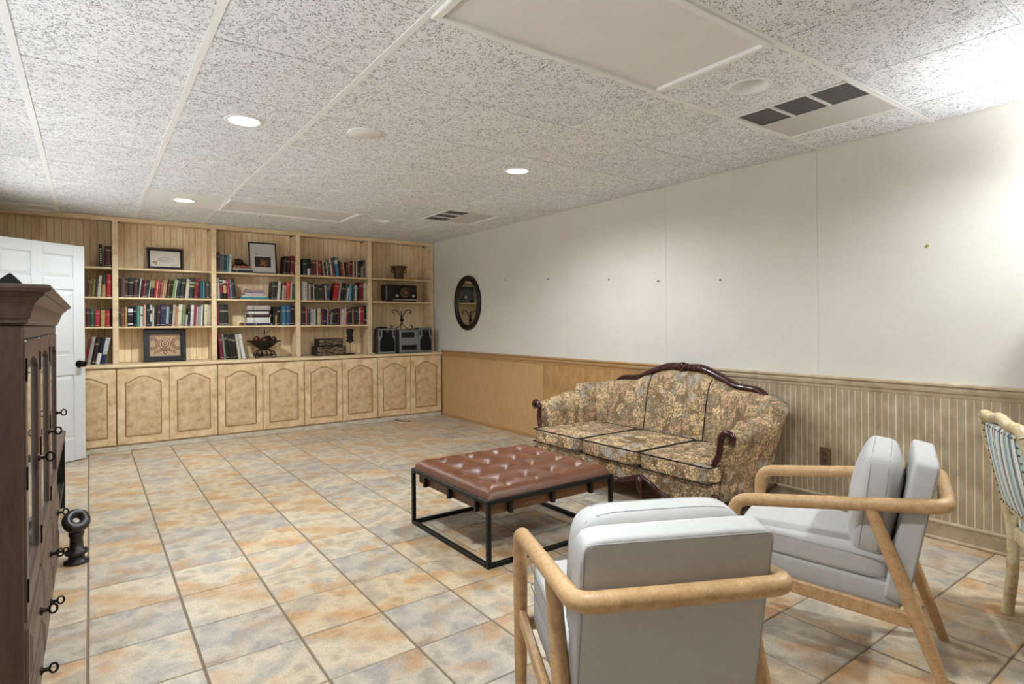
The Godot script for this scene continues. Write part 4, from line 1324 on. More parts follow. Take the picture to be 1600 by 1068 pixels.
func shelf_things() -> void:
	# bay of the certificate
	var c := thing("framed_certificate", "framed certificate with a gold seal standing on the top shelf", "picture", Vector3(0.655, SH[3] + 0.0045, -7.135))
	c.rotation = Vector3(deg_to_rad(-9), 0, 0)
	picture_box(c, 0.345, 0.238, 0.02, 0.014, mat("gilt_wood", Color(0.36, 0.22, 0.09), 0.4), certificate_face(), 0.021, mat("dark_mat", Color(0.07, 0.07, 0.06), 0.8))
	var p := thing("framed_carving", "tan carved pattern panel in a wide black frame on the worktop", "picture", Vector3(0.643, SH[0] + 0.006, -7.085))
	p.rotation = Vector3(deg_to_rad(-7), 0, 0)
	picture_box(p, 0.385, 0.340, 0.04, 0.046, mat("black_wood", Color(0.035, 0.03, 0.03), 0.3), carved_face(), 0.012, mat("dark_mat", Color(0.07, 0.07, 0.06), 0.8), 0.011)
	# bay of the matted picture
	var q := thing("framed_picture", "white matted picture in a thin black frame on the top shelf", "picture", Vector3(1.632, SH[3] + 0.004, -7.13))
	q.rotation = Vector3(deg_to_rad(-8), 0, 0)
	picture_box(q, 0.305, 0.37, 0.02, 0.015, mat("black_wood", Color(0.035, 0.03, 0.03), 0.3), plain_print(), 0.0, mat("white_mat", Color(0.8, 0.79, 0.77), 0.8))
	# spiky carved ornament on the lying books
	var st := ns()
	rng.seed = 31
	blob(st, Vector3(0, 0.03, 0), Vector3(0.05, 0.032, 0.045))
	for k in 26:
		var a := Vector3(rng.randf_range(-0.04, 0.03), 0.025 + rng.randf_range(0, 0.02), rng.randf_range(-0.03, 0.03))
		var d := Vector3(rng.randf_range(-0.03, 0.03), rng.randf_range(0.012, 0.045), rng.randf_range(-0.02, 0.03))
		tube(st, [a, a + d * 0.6, a + d], [0.012, 0.009, 0.002], 6)
	tube(st, [Vector3(0.03, 0.02, 0.01), Vector3(0.07, 0.012, 0.012), Vector3(0.10, 0.006, 0.012)], [0.016, 0.01, 0.003], 8)
	var orn := obj("pine_cone_ornament", st, mat("red_brown", Color(0.13, 0.05, 0.035), 0.6))
	orn.position = Vector3(1.372, SH[3] + 0.0825, -7.12)
	tag(orn, "spiky reddish brown ornament on the lying books beside the matted picture", "ornament")
	var st2 := ns()
	lathe(st2, [Vector2(0.0, 0.0), Vector2(0.02, 0.0), Vector2(0.026, 0.012), Vector2(0.02, 0.028), Vector2(0.012, 0.032), Vector2(0.0, 0.033)], Vector3.ZERO)
	var sh := obj("brass_bell", st2, mat("brass", Color(0.55, 0.40, 0.14), 0.35, 0.8))
	sh.position = Vector3(1.388, SH[1] + 0.0, -7.10)
	tag(sh, "small brass trinket beside the stack with the thick white book", "ornament")
	# bowl on an iron stand with dried fruit and leaves
	var iron: Material = mats.iron
	var bs := thing("bowl_stand", "black scrolled iron stand under the wooden bowl", "stand", Vector3(1.625, SH[0] + 0.0005, -7.10))
	for k in 3:
		var w := TAU * k / 3 + 0.5
		var d := Vector3(cos(w), 0, sin(w))
		var leg := ns()
		tube(leg, smooth_path([d * 0.125 + Vector3(0, 0.005, 0), d * 0.13 + Vector3(0, 0.03, 0), d * 0.10 + Vector3(0, 0.075, 0), d * 0.05 + Vector3(0, 0.098, 0)]), 0.005, 7)
		tube(leg, smooth_path([d * 0.125 + Vector3(0, 0.006, 0), d * 0.085 + Vector3(0, 0.008, 0), d * 0.065 + Vector3(0, 0.035, 0), d * 0.085 + Vector3(0, 0.052, 0), d * 0.098 + Vector3(0, 0.038, 0)]), 0.004, 7)
		obj("leg", leg, iron, bs)
	for rr in [[0.112, 0.03], [0.06, 0.096]]:
		var ring := ns()
		var pts := []
		for k in 25:
			pts.append(Vector3(cos(TAU * k / 24) * rr[0], rr[1], sin(TAU * k / 24) * rr[0]))
		tube(ring, pts, 0.0045, 7)
		obj("ring", ring, iron, bs)
	for k in 12:
		var w := TAU * k / 12
		var d := Vector3(cos(w), 0, sin(w))
		var sc := ns()
		tube(sc, smooth_path([d * 0.112 + Vector3(0, 0.03, 0), d * 0.108 + Vector3(0, 0.06, 0), d * 0.08 + Vector3(0, 0.085, 0), d * 0.06 + Vector3(0, 0.096, 0)], 4), 0.0035, 6)
		obj("scroll", sc, iron, bs)
	var bo := ns()
	lathe(bo, [Vector2(0.0, 0.0), Vector2(0.05, 0.002), Vector2(0.10, 0.03), Vector2(0.145, 0.075), Vector2(0.185, 0.088), Vector2(0.187, 0.093), Vector2(0.14, 0.084), Vector2(0.09, 0.04), Vector2(0.0, 0.018)], Vector3.ZERO, Basis(), 28)
	var bw := obj("wooden_bowl", bo, mat("bowl_wood", Color(0.10, 0.045, 0.025), 0.45))
	bw.position = Vector3(1.622, SH[0] + 0.104, -7.10)
	tag(bw, "dark wooden bowl of dried fruit on the iron stand", "bowl")
	var fruit := [[-0.085, 0.11, 0.03, 0.037, Color(0.36, 0.13, 0.04), "round orange brown dried gourd in the left of the bowl"], [0.10, 0.108, 0.03, 0.034, Color(0.22, 0.09, 0.045), "brown dried pod in the right of the bowl"], [0.055, 0.118, -0.03, 0.034, Color(0.09, 0.045, 0.035), "dark dried pod at the back of the bowl"], [0.0, 0.092, 0.05, 0.05, Color(0.15, 0.07, 0.04), "large dark brown pod in the middle of the bowl"]]
	for f in fruit:
		var s2 := ns()
		blob(s2, Vector3.ZERO, Vector3(f[3], f[3] * 0.92, f[3]), 10)
		tube(s2, [Vector3(0, f[3] * 0.85, 0), Vector3(0.004, f[3] * 1.05, 0)], [0.006, 0.003], 6)
		var fo := obj("dried_fruit", s2, mat("fruit" + str(f[0]), f[4], 0.5))
		fo.position = Vector3(1.622 + f[0], SH[0] + 0.104 + f[1], -7.10 + f[2])
		tag(fo, f[5], "dried fruit", "fruit in the bowl")
	var lf := ns()
	leaf(lf, Vector3(0.0, 0.0, 0), Vector3(0.004, 0.085, 0.0), 0.009, Vector3(-0.006, 0, 0.004))
	leaf(lf, Vector3(0.01, 0.0, 0), Vector3(0.075, 0.075, 0.0), 0.008, Vector3(-0.008, 0.01, 0.004))
	leaf(lf, Vector3(-0.01, 0.0, 0.0), Vector3(-0.07, 0.03, 0.02), 0.012, Vector3(0.0, 0.014, 0.004))
	var lo := obj("dried_leaves", lf, mat("dry_leaf", Color(0.19, 0.09, 0.045), 0.7))
	lo.position = Vector3(1.625, SH[0] + 0.252, -7.07)
	tag(lo, "dry brown leaves standing up out of the bowl", "leaves")
	# carved box of two tiers
	var wave := mixtex(256, [[nbytes(256, 0.02, 2, 201), 1.6], [nbytes(256, 0.05, 2, 202), 0.9]], [[0.0, "1a120c"], [0.42, "2e2116"], [0.55, "6b543c"], [1.0, "8f7a5e"]])
	var wm := tmat("carved", wave, Vector3(2.0, 9.0, 2.0), 0.6, false)
	var kb := thing("carved_box", "two-tier dark carved wooden box with wavy relief front", "box", Vector3(2.37, SH[0] + 0.0005, -7.08))
	obj("lower_tier", bx(-0.185, 0.185, 0.0, 0.115, -0.10, 0.08, 0.004), mat("box_wood", Color(0.13, 0.09, 0.055), 0.6), kb)
	obj("upper_tier", bx(-0.15, 0.15, 0.1155, 0.205, -0.10, 0.06, 0.004), mat("box_wood", Color(0.13, 0.09, 0.055), 0.6), kb)
	for tier in [[-0.165, 0.165, 0.012, 0.105, 0.0815], [-0.135, 0.135, 0.128, 0.196, 0.0615]]:
		var wv := ns()
		var g := []
		for i in 31:
			var line := []
			for j in 13:
				var u: float = lerpf(tier[0], tier[1], i / 30.0)
				var v: float = lerpf(tier[2], tier[3], j / 12.0)
				var ph := v * 210.0 + 3.0 * sin(u * 26.0) + 1.4 * sin(u * 61.0)
				line.append(Vector3(u, v, tier[4] + 0.0045 * (0.5 + 0.5 * sin(ph)) * (1.0 if j > 0 and j < 12 and i > 0 and i < 30 else 0.0)))
			g.append(line)
		skin(wv, g, Vector3(0, 0.1, 0))
		obj("carved_front", wv, wm, kb)
	var mk := thing("mask_figure", "dark carved mask figure on a thin rod and black base", "figurine", Vector3(2.638, SH[0] + 0.0005, -7.09))
	var mb: Material = mat("mask_wood", Color(0.085, 0.04, 0.028), 0.55)
	obj("base", bx(-0.05, 0.05, 0.0, 0.016, -0.03, 0.03, 0.003), mats.black_metal, mk)
	var rod := ns()
	tube(rod, [Vector3(0, 0.0155, 0), Vector3(0, 0.16, 0)], 0.0035, 8)
	obj("rod", rod, mats.black_metal, mk)
	var mh := ns()
	extrude(mh, PackedVector2Array([Vector2(-0.012, 0.145), Vector2(0.012, 0.145), Vector2(0.03, 0.165), Vector2(0.045, 0.162), Vector2(0.044, 0.185), Vector2(0.03, 0.19), Vector2(0.04, 0.215), Vector2(0.034, 0.228), Vector2(0.026, 0.232), Vector2(0.038, 0.26), Vector2(0.043, 0.31), Vector2(0.03, 0.318), Vector2(-0.03, 0.318), Vector2(-0.043, 0.31), Vector2(-0.038, 0.26), Vector2(-0.026, 0.232), Vector2(-0.034, 0.228), Vector2(-0.04, 0.215), Vector2(-0.03, 0.19), Vector2(-0.044, 0.185), Vector2(-0.045, 0.162), Vector2(-0.03, 0.165)]), -0.014, 0.012, 0.0)
	for k in 5:
		cbox(mh, Vector3(-0.028 + 0.014 * k, 0.285, 0.013), Vector3(0.007, 0.05, 0.008), 0.002)
	blob(mh, Vector3(0, 0.225, 0.013), Vector3(0.012, 0.018, 0.01), 6)
	for s in [-1, 1]:
		blob(mh, Vector3(0.018 * s, 0.205, 0.013), Vector3(0.012, 0.007, 0.006), 6)
	obj("mask", mh, mb, mk)
	# bay of the radio
	var vs := thing("vase", "brown carved vase with a flared rim on the top shelf", "vase", Vector3(3.325, SH[3] + 0.0005, -7.13))
	var vb := ns()
	lathe(vb, [Vector2(0.0, 0.0), Vector2(0.062, 0.0), Vector2(0.064, 0.02), Vector2(0.058, 0.05), Vector2(0.062, 0.075), Vector2(0.078, 0.12), Vector2(0.09, 0.15), Vector2(0.115, 0.168), Vector2(0.116, 0.174), Vector2(0.085, 0.165), Vector2(0.07, 0.12), Vector2(0.0, 0.11)], Vector3.ZERO, Basis(), 24)
	var vm := tmat("vase_clay", mixtex(256, [[nbytes(256, 0.03, 3, 203), 1.2], [nbytes(256, 0.08, 2, 204), 0.8]], [[0.0, "140b06"], [0.5, "2f1c10"], [0.72, "6b4826"], [1.0, "8d6a3c"]]), Vector3.ONE * 7.0, 0.5)
	obj("body", vb, vm, vs)
	for s in [-1.0, 1.0]:
		var hs := ns()
		tube(hs, smooth_path([Vector3(s * 0.09, 0.145, 0), Vector3(s * 0.108, 0.125, 0), Vector3(s * 0.104, 0.10, 0), Vector3(s * 0.07, 0.09, 0)]), 0.006, 7)
		obj("handle", hs, vm, vs)
	var ra := thing("radio", "dark brown vintage radio with a round dial", "radio", Vector3(3.335, SH[2] + 0.0005, -7.09))
	var rw := mat("bakelite", Color(0.075, 0.028, 0.02), 0.25)
	obj("body", bx(-0.225, 0.225, 0.008, 0.222, -0.13, 0.03, 0.014), rw, ra)
	obj("foot_strip", bx(-0.21, 0.21, 0.0, 0.0079, -0.12, 0.02, 0.002), mats.black_metal, ra)
	obj("pale_strip", bx(-0.13, 0.215, 0.022, 0.034, 0.0305, 0.036, 0.002), mat("ivory", Color(0.72, 0.68, 0.6), 0.4), ra)
	var fwd := Basis(Vector3.RIGHT, PI / 2)
	var dl := ns()
	lathe(dl, [Vector2(0.076, 0.0), Vector2(0.074, 0.008), Vector2(0.062, 0.011), Vector2(0.0, 0.009)], Vector3(0.045, 0.122, 0.0305), fwd, 32)
	var dial := obj("dial", dl, mat("dial_gold", Color(0.25, 0.20, 0.13), 0.4, 0.5), ra)
	for k in 24:
		var w := TAU * k / 24
		var tk := ns()
		cbox(tk, Vector3(0.045 + cos(w) * 0.055, 0.122 + sin(w) * 0.055, 0.0415), Vector3(0.012, 0.003, 0.002), 0.0, Basis(Vector3(0, 0, 1), w))
		obj("tick", tk, mat("ivory", Color(0.72, 0.68, 0.6), 0.4), dial)
	var dk := ns()
	lathe(dk, [Vector2(0.026, 0.009), Vector2(0.025, 0.02), Vector2(0.018, 0.024), Vector2(0.0, 0.024)], Vector3(0.045, 0.122, 0.0305), fwd, 20)
	obj("dial_knob", dk, mat("dial_knob", Color(0.55, 0.36, 0.18), 0.35, 0.4), ra)
	for x in [-0.072, 0.165]:
		var kn := ns()
		lathe(kn, [Vector2(0.021, 0.0), Vector2(0.02, 0.014), Vector2(0.012, 0.017), Vector2(0.0, 0.015)], Vector3(x, 0.08, 0.0305), fwd, 18)
		obj("knob", kn, mat("ivory", Color(0.72, 0.68, 0.6), 0.4), ra)
	stereo()

func stereo() -> void:
	var blk := mat("black_plastic", Color(0.025, 0.025, 0.027), 0.4)
	var sil := mat("silver_plastic", Color(0.52, 0.53, 0.55), 0.32, 0.3)
	var cloth := mat("speaker_cloth", Color(0.008, 0.008, 0.008), 0.9)
	for s in [[3.04, "left loudspeaker of the stereo, black with a silver rim", 0.108], [3.58, "right loudspeaker of the stereo, beside the corner", 0.090]]:
		var t := thing("loudspeaker", s[1], "speaker", Vector3(s[0], SH[0] + 0.0005, -6.875), 0.0, "stereo speakers")
		var hw: float = s[2]
		obj("cabinet", bx(-hw - 0.004, hw + 0.004, 0.0, 0.325, -0.148, -0.012, 0.006), blk, t)
		obj("silver_front", bx(-hw - 0.006, hw + 0.006, 0.004, 0.32, -0.0119, 0.004, 0.008), sil, t)
		var g := ns()
		var w := hw - 0.012
		extrude(g, PackedVector2Array([Vector2(-w, 0.03), Vector2(w, 0.03), Vector2(w + 0.004, 0.08), Vector2(w, 0.17), Vector2(w - 0.028, 0.215), Vector2(w - 0.032, 0.30), Vector2(-w + 0.032, 0.30), Vector2(-w + 0.028, 0.215), Vector2(-w, 0.17), Vector2(-w - 0.004, 0.08)]), 0.003, 0.009, 0.0)
		obj("grille", g, cloth, t)
		for sx in [-1.0, 1.0]:
			obj("side_slot", bx(sx * (w - 0.001) - 0.008, sx * (w - 0.001) + 0.008, 0.225, 0.30, 0.0041, 0.007, 0.002), cloth, t)
		obj("badge", bx(-0.018, 0.018, 0.278, 0.285, 0.009, 0.0105, 0.001), sil, t)
	var u := thing("stereo_unit", "black and silver stereo between its two loudspeakers", "stereo", Vector3(3.32, SH[0] + 0.0005, -6.875))
	obj("housing", bx(-0.162, 0.160, 0.0, 0.305, -0.148, -0.006, 0.006), blk, u)
	obj("front_panel", bx(-0.112, 0.158, 0.008, 0.30, -0.0059, 0.004, 0.004), sil, u)
	obj("top_display", bx(-0.085, 0.10, 0.20, 0.27, 0.0041, 0.007, 0.003), mat("display", Color(0.03, 0.035, 0.04), 0.15), u)
	obj("disc_tray", bx(-0.10, 0.15, 0.275, 0.293, 0.0041, 0.008, 0.002), mat("silver_light", Color(0.55, 0.56, 0.57), 0.3, 0.4), u)
	obj("tape_door", bx(-0.085, 0.135, 0.04, 0.105, 0.0041, 0.008, 0.008), mat("tape_grey", Color(0.13, 0.14, 0.15), 0.3), u)
	obj("tape_slot", bx(-0.07, 0.11, 0.058, 0.092, 0.0081, 0.010, 0.006), cloth, u)
	for k in 7:
		obj("button", bx(-0.092 + k * 0.034, -0.068 + k * 0.034, 0.148, 0.17, 0.0041, 0.010, 0.003), mat("silver_light", Color(0.55, 0.56, 0.57), 0.3, 0.4), u)
	var kn := ns()
	lathe(kn, [Vector2(0.02, 0.0), Vector2(0.019, 0.014), Vector2(0.0, 0.016)], Vector3(0.125, 0.238, 0.0041), Basis(Vector3.RIGHT, PI / 2), 20)
	obj("volume_knob", kn, mat("silver_light", Color(0.55, 0.56, 0.57), 0.3, 0.4), u)
	# scrolled iron plate easel on the stereo
	var t := thing("iron_easel", "black scrolled iron easel standing on the stereo", "easel", Vector3(3.268, SH[0] + 0.306, -6.93))
	for s in [-1.0, 1.0]:
		var up := ns()
		tube(up, smooth_path([Vector3(s * 0.004, 0.14, 0), Vector3(s * 0.03, 0.20, 0), Vector3(s * 0.07, 0.245, 0), Vector3(s * 0.115, 0.25, 0), Vector3(s * 0.135, 0.228, 0), Vector3(s * 0.12, 0.212, 0), Vector3(s * 0.108, 0.224, 0)]), 0.0055, 8)
		obj("upper_scroll", up, mats.iron, t)
		var dn := ns()
		tube(dn, smooth_path([Vector3(s * 0.004, 0.09, 0), Vector3(s * 0.03, 0.045, 0), Vector3(s * 0.08, 0.012, 0), Vector3(s * 0.13, 0.006, 0), Vector3(s * 0.155, 0.03, 0), Vector3(s * 0.142, 0.052, 0), Vector3(s * 0.128, 0.04, 0)]), 0.0055, 8)
		obj("lower_scroll", dn, mats.iron, t)
	var pst := ns()
	tube(pst, [Vector3(0, 0.085, 0), Vector3(0, 0.15, 0)], 0.007, 8)
	blob(pst, Vector3(0, 0.122, 0.004), Vector3(0.028, 0.028, 0.012), 8)
	tube(pst, [Vector3(0, 0.14, 0), Vector3(-0.006, 0.24, 0.002)], [0.006, 0.007], 8)
	obj("post", pst, mats.iron, t)
	var lg := ns()
	tube(lg, [Vector3(0, 0.10, 0), Vector3(0.006, 0.004, -0.06)], 0.005, 8)
	obj("back_leg", lg, mats.iron, t)
	var rm := ns()
	cbox(rm, Vector3.ZERO, Vector3(0.13, 0.018, 0.04), 0.005)
	var ro := obj("remote_control", rm, blk)
	ro.position = Vector3(2.99, SH[0] + 0.335, -6.93)
	tag(ro, "black remote control lying on the left loudspeaker", "remote")
	var pl := ns()
	blob(pl, Vector3(0, 0.011, 0), Vector3(0.016, 0.011, 0.013), 7)
	var po := obj("white_pebble", pl, mat("white_pebble", Color(0.85, 0.83, 0.8), 0.5))
	po.position = Vector3(2.845, SH[0] + 0.0002, -6.85)
	tag(po, "small white pebble-like object beside the left loudspeaker", "trinket")
# ---------------------------------------------------------------- ottoman
func build_ottoman() -> void:
	var x0 := 1.575
	var x1 := 2.445
	var z0 := -3.225
	var z1 := -2.385
	var t := thing("ottoman", "tufted brown leather ottoman on a black steel frame", "ottoman", Vector3((x0 + x1) / 2, 0, (z0 + z1) / 2))
	var hx := (x1 - x0) / 2
	var hz := (z1 - z0) / 2
	var r := 0.011
	var top := 0.335
	for sx in [-1.0, 1.0]:
		for sz in [-1.0, 1.0]:
			obj("leg", bx(sx * (hx - r) - r, sx * (hx - r) + r, 0.0, top, sz * (hz - r) - r, sz * (hz - r) + r, 0.002), mats.black_metal, t)
	for y in [[0.0, 2 * r], [top - 2 * r, top]]:
		for s in [-1.0, 1.0]:
			obj("frame_rail", bx(-hx + 2 * r, hx - 2 * r, y[0], y[1], s * (hz - r) - r, s * (hz - r) + r, 0.002), mats.black_metal, t)
			obj("frame_rail", bx(s * (hx - r) - r, s * (hx - r) + r, y[0], y[1], -hz + 2 * r, hz - 2 * r, 0.002), mats.black_metal, t)
	obj("wooden_base", bx(-hx + 0.035, hx - 0.035, top - 0.085, top - 0.006, -hz + 0.035, hz - 0.035, 0.004), mats.walnut, t)
	for k in 3:
		for s in [-1.0, 1.0]:
			var u: float = [-0.28, 0.0, 0.28][k]
			obj("bracket", bx(u - 0.011, u + 0.011, top - 0.088, top - 2 * r, s * (hz - 0.024) - 0.012, s * (hz - 0.024) + 0.012, 0.002), mats.black_metal, t)
			obj("bracket", bx(s * (hx - 0.024) - 0.012, s * (hx - 0.024) + 0.012, top - 0.088, top - 2 * r, u - 0.011, u + 0.011, 0.002), mats.black_metal, t)
	# tufted leather: a height field pulled down at the tufts and creased from the outer tufts to the rim
	var st := ns()
	var n := 84
	var tufts := []
	for i in 4:
		for j in 4:
			tufts.append(Vector2((i - 1.5) * 0.186, (j - 1.5) * 0.180))
	var g := []
	var W := hx - 0.012
	var D := hz - 0.012
	for i in n + 1:
		var line := []
		for j in n + 1:
			var u := -1.0 + 2.0 * i / n
			var v := -1.0 + 2.0 * j / n
			var p := Vector2(u * W, v * D)
			var e := minf(W - absf(p.x), D - absf(p.y))
			var h := 0.068 * sqrt(clampf(1.0 - pow(1.0 - clampf(e / 0.10, 0.0, 1.0), 2.2), 0.0, 1.0))
			var dip := 0.0
			var crease := 0.0
			for q in tufts:
				var d: float = p.distance_to(q)
				dip = maxf(dip, exp(-pow(d / 0.046, 1.5)))
				var dv: Vector2 = p - q
				# diagonal pleats between neighbouring tufts
				for s in [Vector2(0.719, 0.695), Vector2(0.719, -0.695)]:
					var along := absf(dv.dot(s))
					var across := absf(dv.dot(Vector2(-s.y, s.x)))
					if along < 0.13:
						crease = maxf(crease, exp(-pow(across / 0.012, 2.0)) * (1.0 - along / 0.14) * 0.6)
				var outer_x := absf(q.x) > 0.25
				var outer_z := absf(q.y) > 0.25
				if outer_x and signf(dv.x) == signf(q.x):
					crease = maxf(crease, exp(-pow(dv.y / 0.009, 2.0)) * 0.45 * smoothstep(0.0, 0.05, absf(dv.x)))
				if outer_z and signf(dv.y) == signf(q.y):
					crease = maxf(crease, exp(-pow(dv.x / 0.009, 2.0)) * 0.45 * smoothstep(0.0, 0.05, absf(dv.y)))
			h -= minf(h, 0.040 * dip + 0.011 * crease * clampf(e / 0.05, 0.2, 1.0))
			line.append(Vector3(p.x, top - 0.006 + h, p.y))
		g.append(line)
	sg = 0
	for i in n:
		for j in n:
			quad(st, g[i][j], g[i + 1][j], g[i + 1][j + 1], g[i][j + 1], Vector3.UP)
	sg = -1
	obj("leather_top", st, mats.leather, t)

# ---------------------------------------------------------------- sofa
var sofa_path := []

func sofa_height(x: float, z: float) -> float:
	# top of the upholstery along the horseshoe
	var ax := absf(x)
	if z > -0.10:
		return lerpf(0.645, 0.560, clampf((z + 0.10) / 0.42, 0.0, 1.0))
	var ks := [[0.0, 0.845], [0.08, 0.840], [0.18, 0.828], [0.33, 0.785], [0.47, 0.735], [0.58, 0.725], [0.68, 0.712], [0.78, 0.69], [0.90, 0.645]]
	for i in ks.size() - 1:
		if ax <= ks[i + 1][0]:
			var u: float = (ax - ks[i][0]) / (ks[i + 1][0] - ks[i][0])
			return lerpf(ks[i][1], ks[i + 1][1], u * u * (3 - 2 * u))
	return 0.645

func sofa_section(i: int) -> Array:
	# points of the cross-section at path sample i: outer foot, over the top, inner foot
	var n := sofa_path.size()
	var p: Vector2 = sofa_path[i]
	var t: Vector2 = (sofa_path[mini(i + 1, n - 1)] - sofa_path[maxi(i - 1, 0)]).normalized()
	var out := Vector2(t.y, -t.x)
	var h := sofa_height(p.x, p.y)
	var back := clampf((-p.y - 0.02) / 0.24, 0.0, 1.0)
	var y0 := 0.155
	var prof := [[0.050, 0.0], [0.056, 0.2], [0.060, 0.45], [0.066, 0.70], [0.080, 0.84], [0.086, 0.92], [0.070, 0.975], [0.040, 1.0], [0.005, 1.0], [-0.028, 0.985], [-0.052, 0.94], [-0.064, 0.86], [-0.070, 0.72], [-0.068, 0.5], [-0.066, 0.3]]
	var res := []
	# channels: narrow pleats on arms and corners, three wide panels on the back
	var puff := 0.0
	if back > 0.98 and absf(p.x) < 0.62:
		var b: float = [absf(p.x - 0.0) / 0.275, absf(absf(p.x) - 0.45) / 0.175].min()
		puff = 0.020 * (1.0 - pow(clampf(b, 0.0, 1.0), 6.0))
	else:
		var arc := 0.0
		var first := 0 if p.x < 0 else n - 1
		var k := first
		while k != i:
			var k2 := k + (1 if p.x < 0 else -1)
			arc += sofa_path[k].distance_to(sofa_path[k2])
			k = k2
		puff = 0.020 * pow(absf(sin(PI * arc / 0.108)), 0.6)
	for q in prof:
		var y := y0 + (h - y0) * float(q[1])
		var o: float = q[0]
		if o < 0 and q[1] > 0.25:
			o -= puff * clampf((1.0 - q[1]) * 9.0, 0.0, 1.0)
		o += (y - 0.30) * lerpf(0.17, 0.20, back)
		res.append(Vector3(p.x + out.x * o, y, p.y + out.y * o))
	return res

func build_sofa() -> void:
	var t := thing("sofa", "three-seat camelback sofa in tan floral tapestry with carved mahogany trim", "sofa", Vector3(3.30, 0, -2.845), -PI / 2)
	var m: Material = mats.tapestry
	var wood: Material = mats.mahogany
	var ctrl := [Vector3(-0.80, 0, 0.335), Vector3(-0.81, 0, 0.15), Vector3(-0.81, 0, -0.04), Vector3(-0.775, 0, -0.18), Vector3(-0.68, 0, -0.262), Vector3(-0.50, 0, -0.29), Vector3(-0.25, 0, -0.295), Vector3(0.0, 0, -0.295)]
	var full := ctrl.duplicate()
	for k in range(ctrl.size() - 2, -1, -1):
		full.append(Vector3(-ctrl[k].x, 0, ctrl[k].z))
	sofa_path = []
	for p in smooth_path(full, 10):
		sofa_path.append(Vector2(p.x, p.z))
	var g := []
	for i in sofa_path.size():
		g.append(sofa_section(i))
	var st := ns()
	sg = 0
	for i in g.size() - 1:
		var c2: Vector2 = (sofa_path[i] + sofa_path[i + 1]) / 2
		for j in g[0].size() - 1:
			var mid: Vector3 = (g[i][j] + g[i + 1][j + 1]) / 2
			var cen := Vector3(c2.x, minf(mid.y, sofa_height(c2.x, c2.y) - 0.06), c2.y)
			var tt: Vector2 = (sofa_path[i + 1] - sofa_path[i]).normalized()
			var oo := Vector2(tt.y, -tt.x) * (mid.y - 0.30) * 0.19
			cen += Vector3(oo.x, 0, oo.y)
			quad(st, g[i][j], g[i + 1][j], g[i + 1][j + 1], g[i][j + 1], mid - cen)
	sg = -1
	for e in [0, g.size() - 1]:
		var cen := Vector3.ZERO
		for q in g[e]:
			cen += q / g[e].size()
		for j in g[e].size():
			tri(st, cen, g[e][j], g[e][(j + 1) % g[e].size()], Vector3(0, 0, 1))
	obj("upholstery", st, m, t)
	# seams between the back panels
	for s in [-1.0, 1.0]:
		var pts := []
		var best := 0
		for i in sofa_path.size():
			if absf(sofa_path[i].x - s * 0.275) < absf(sofa_path[best].x - s * 0.275) and sofa_path[i].y < -0.2:
				best = i
		for j in range(9, 15):
			pts.append(g[best][j] + Vector3(0, 0, 0.003))
		var sm := ns()
		tube(sm, pts, 0.004, 6)
		obj("back_seam", sm, mat("piping", Color(0.09, 0.075, 0.06), 0.8), t)
	# seat deck and front rail with a serpentine lower edge
	obj("seat_deck", bx(-0.77, 0.77, 0.18, 0.268, -0.25, 0.40, 0.01), m, t)
	var half := [[0.0, 0.146], [0.10, 0.152], [0.20, 0.185], [0.277, 0.205], [0.36, 0.180], [0.44, 0.140], [0.52, 0.122], [0.60, 0.120], [0.68, 0.140], [0.76, 0.165], [0.82, 0.150]]
	var low := []
	for k in range(half.size() - 1, 0, -1):
		low.append(Vector3(-half[k][0], half[k][1], 0))
	for h in half:
		low.append(Vector3(h[0], h[1], 0))
	low = smooth_path(low, 4)
	var poly := PackedVector2Array()
	for p in low:
		poly.append(Vector2(p.x, p.y + 0.008))
	poly.append(Vector2(0.82, 0.272))
	poly.append(Vector2(-0.82, 0.272))
	var fr := ns()
	extrude(fr, poly, 0.36, 0.415, 0.0)
	obj("front_rail", fr, m, t)
	var tr := []
	for p in low:
		tr.append(Vector3(p.x, p.y, 0.412))
	var tst := ns()
	tube(tst, tr, 0.017, 10)
	obj("apron_trim", tst, wood, t)
	# seat cushions with piping
	for k in 3:
		var xc := (k - 1) * 0.548
		var cs := ns()
		cushion(cs, Vector3(0.546, 0.108, 0.66), Transform3D(Basis(), Vector3(xc, 0.322, 0.125)), 9.0, 0.012, 14)
		var co := obj("seat_cushion", cs, m, t)
		for y in [0.371, 0.275]:
			var pp := []
			var hw := 0.264
			for c4 in [Vector2(-hw, 0.448), Vector2(hw, 0.448), Vector2(hw, -0.19), Vector2(-hw, -0.19), Vector2(-hw, 0.448)]:
				pp.append(Vector3(xc + c4.x, y, c4.y))
			var ps := ns()
			tube(ps, fillet(pp, 0.03, 4), 0.0042, 6, false)
			obj("piping", ps, mat("piping", Color(0.09, 0.075, 0.06), 0.8), co)
	# carved crest rail along the top of the back
	var cr := []
	var rad := []
	var xs := [-0.675, -0.655, -0.60, -0.52, -0.44, -0.33, -0.22, -0.13, -0.06, 0.0, 0.06, 0.13, 0.22, 0.33, 0.44, 0.52, 0.60, 0.655, 0.675]
	var ys := [0.700, 0.722, 0.742, 0.748, 0.757, 0.802, 0.842, 0.862, 0.860, 0.852, 0.860, 0.862, 0.842, 0.802, 0.757, 0.748, 0.742, 0.722, 0.700]
	for i in xs.size():
		cr.append(Vector3(xs[i], ys[i], -0.30 - (ys[i] - 0.30) * 0.20))
	cr = smooth_path(cr, 4)
	for i in cr.size():
		rad.append(0.021 + 0.011 * (1.0 - absf(cr[i].x) / 0.68))
	rad[0] = 0.006
	rad[-1] = 0.006
	var cst := ns()
	tube(cst, cr, rad, 12, true, 1.25)
	var crest := obj("crest_rail", cst, wood, t)
	var ca := ns()
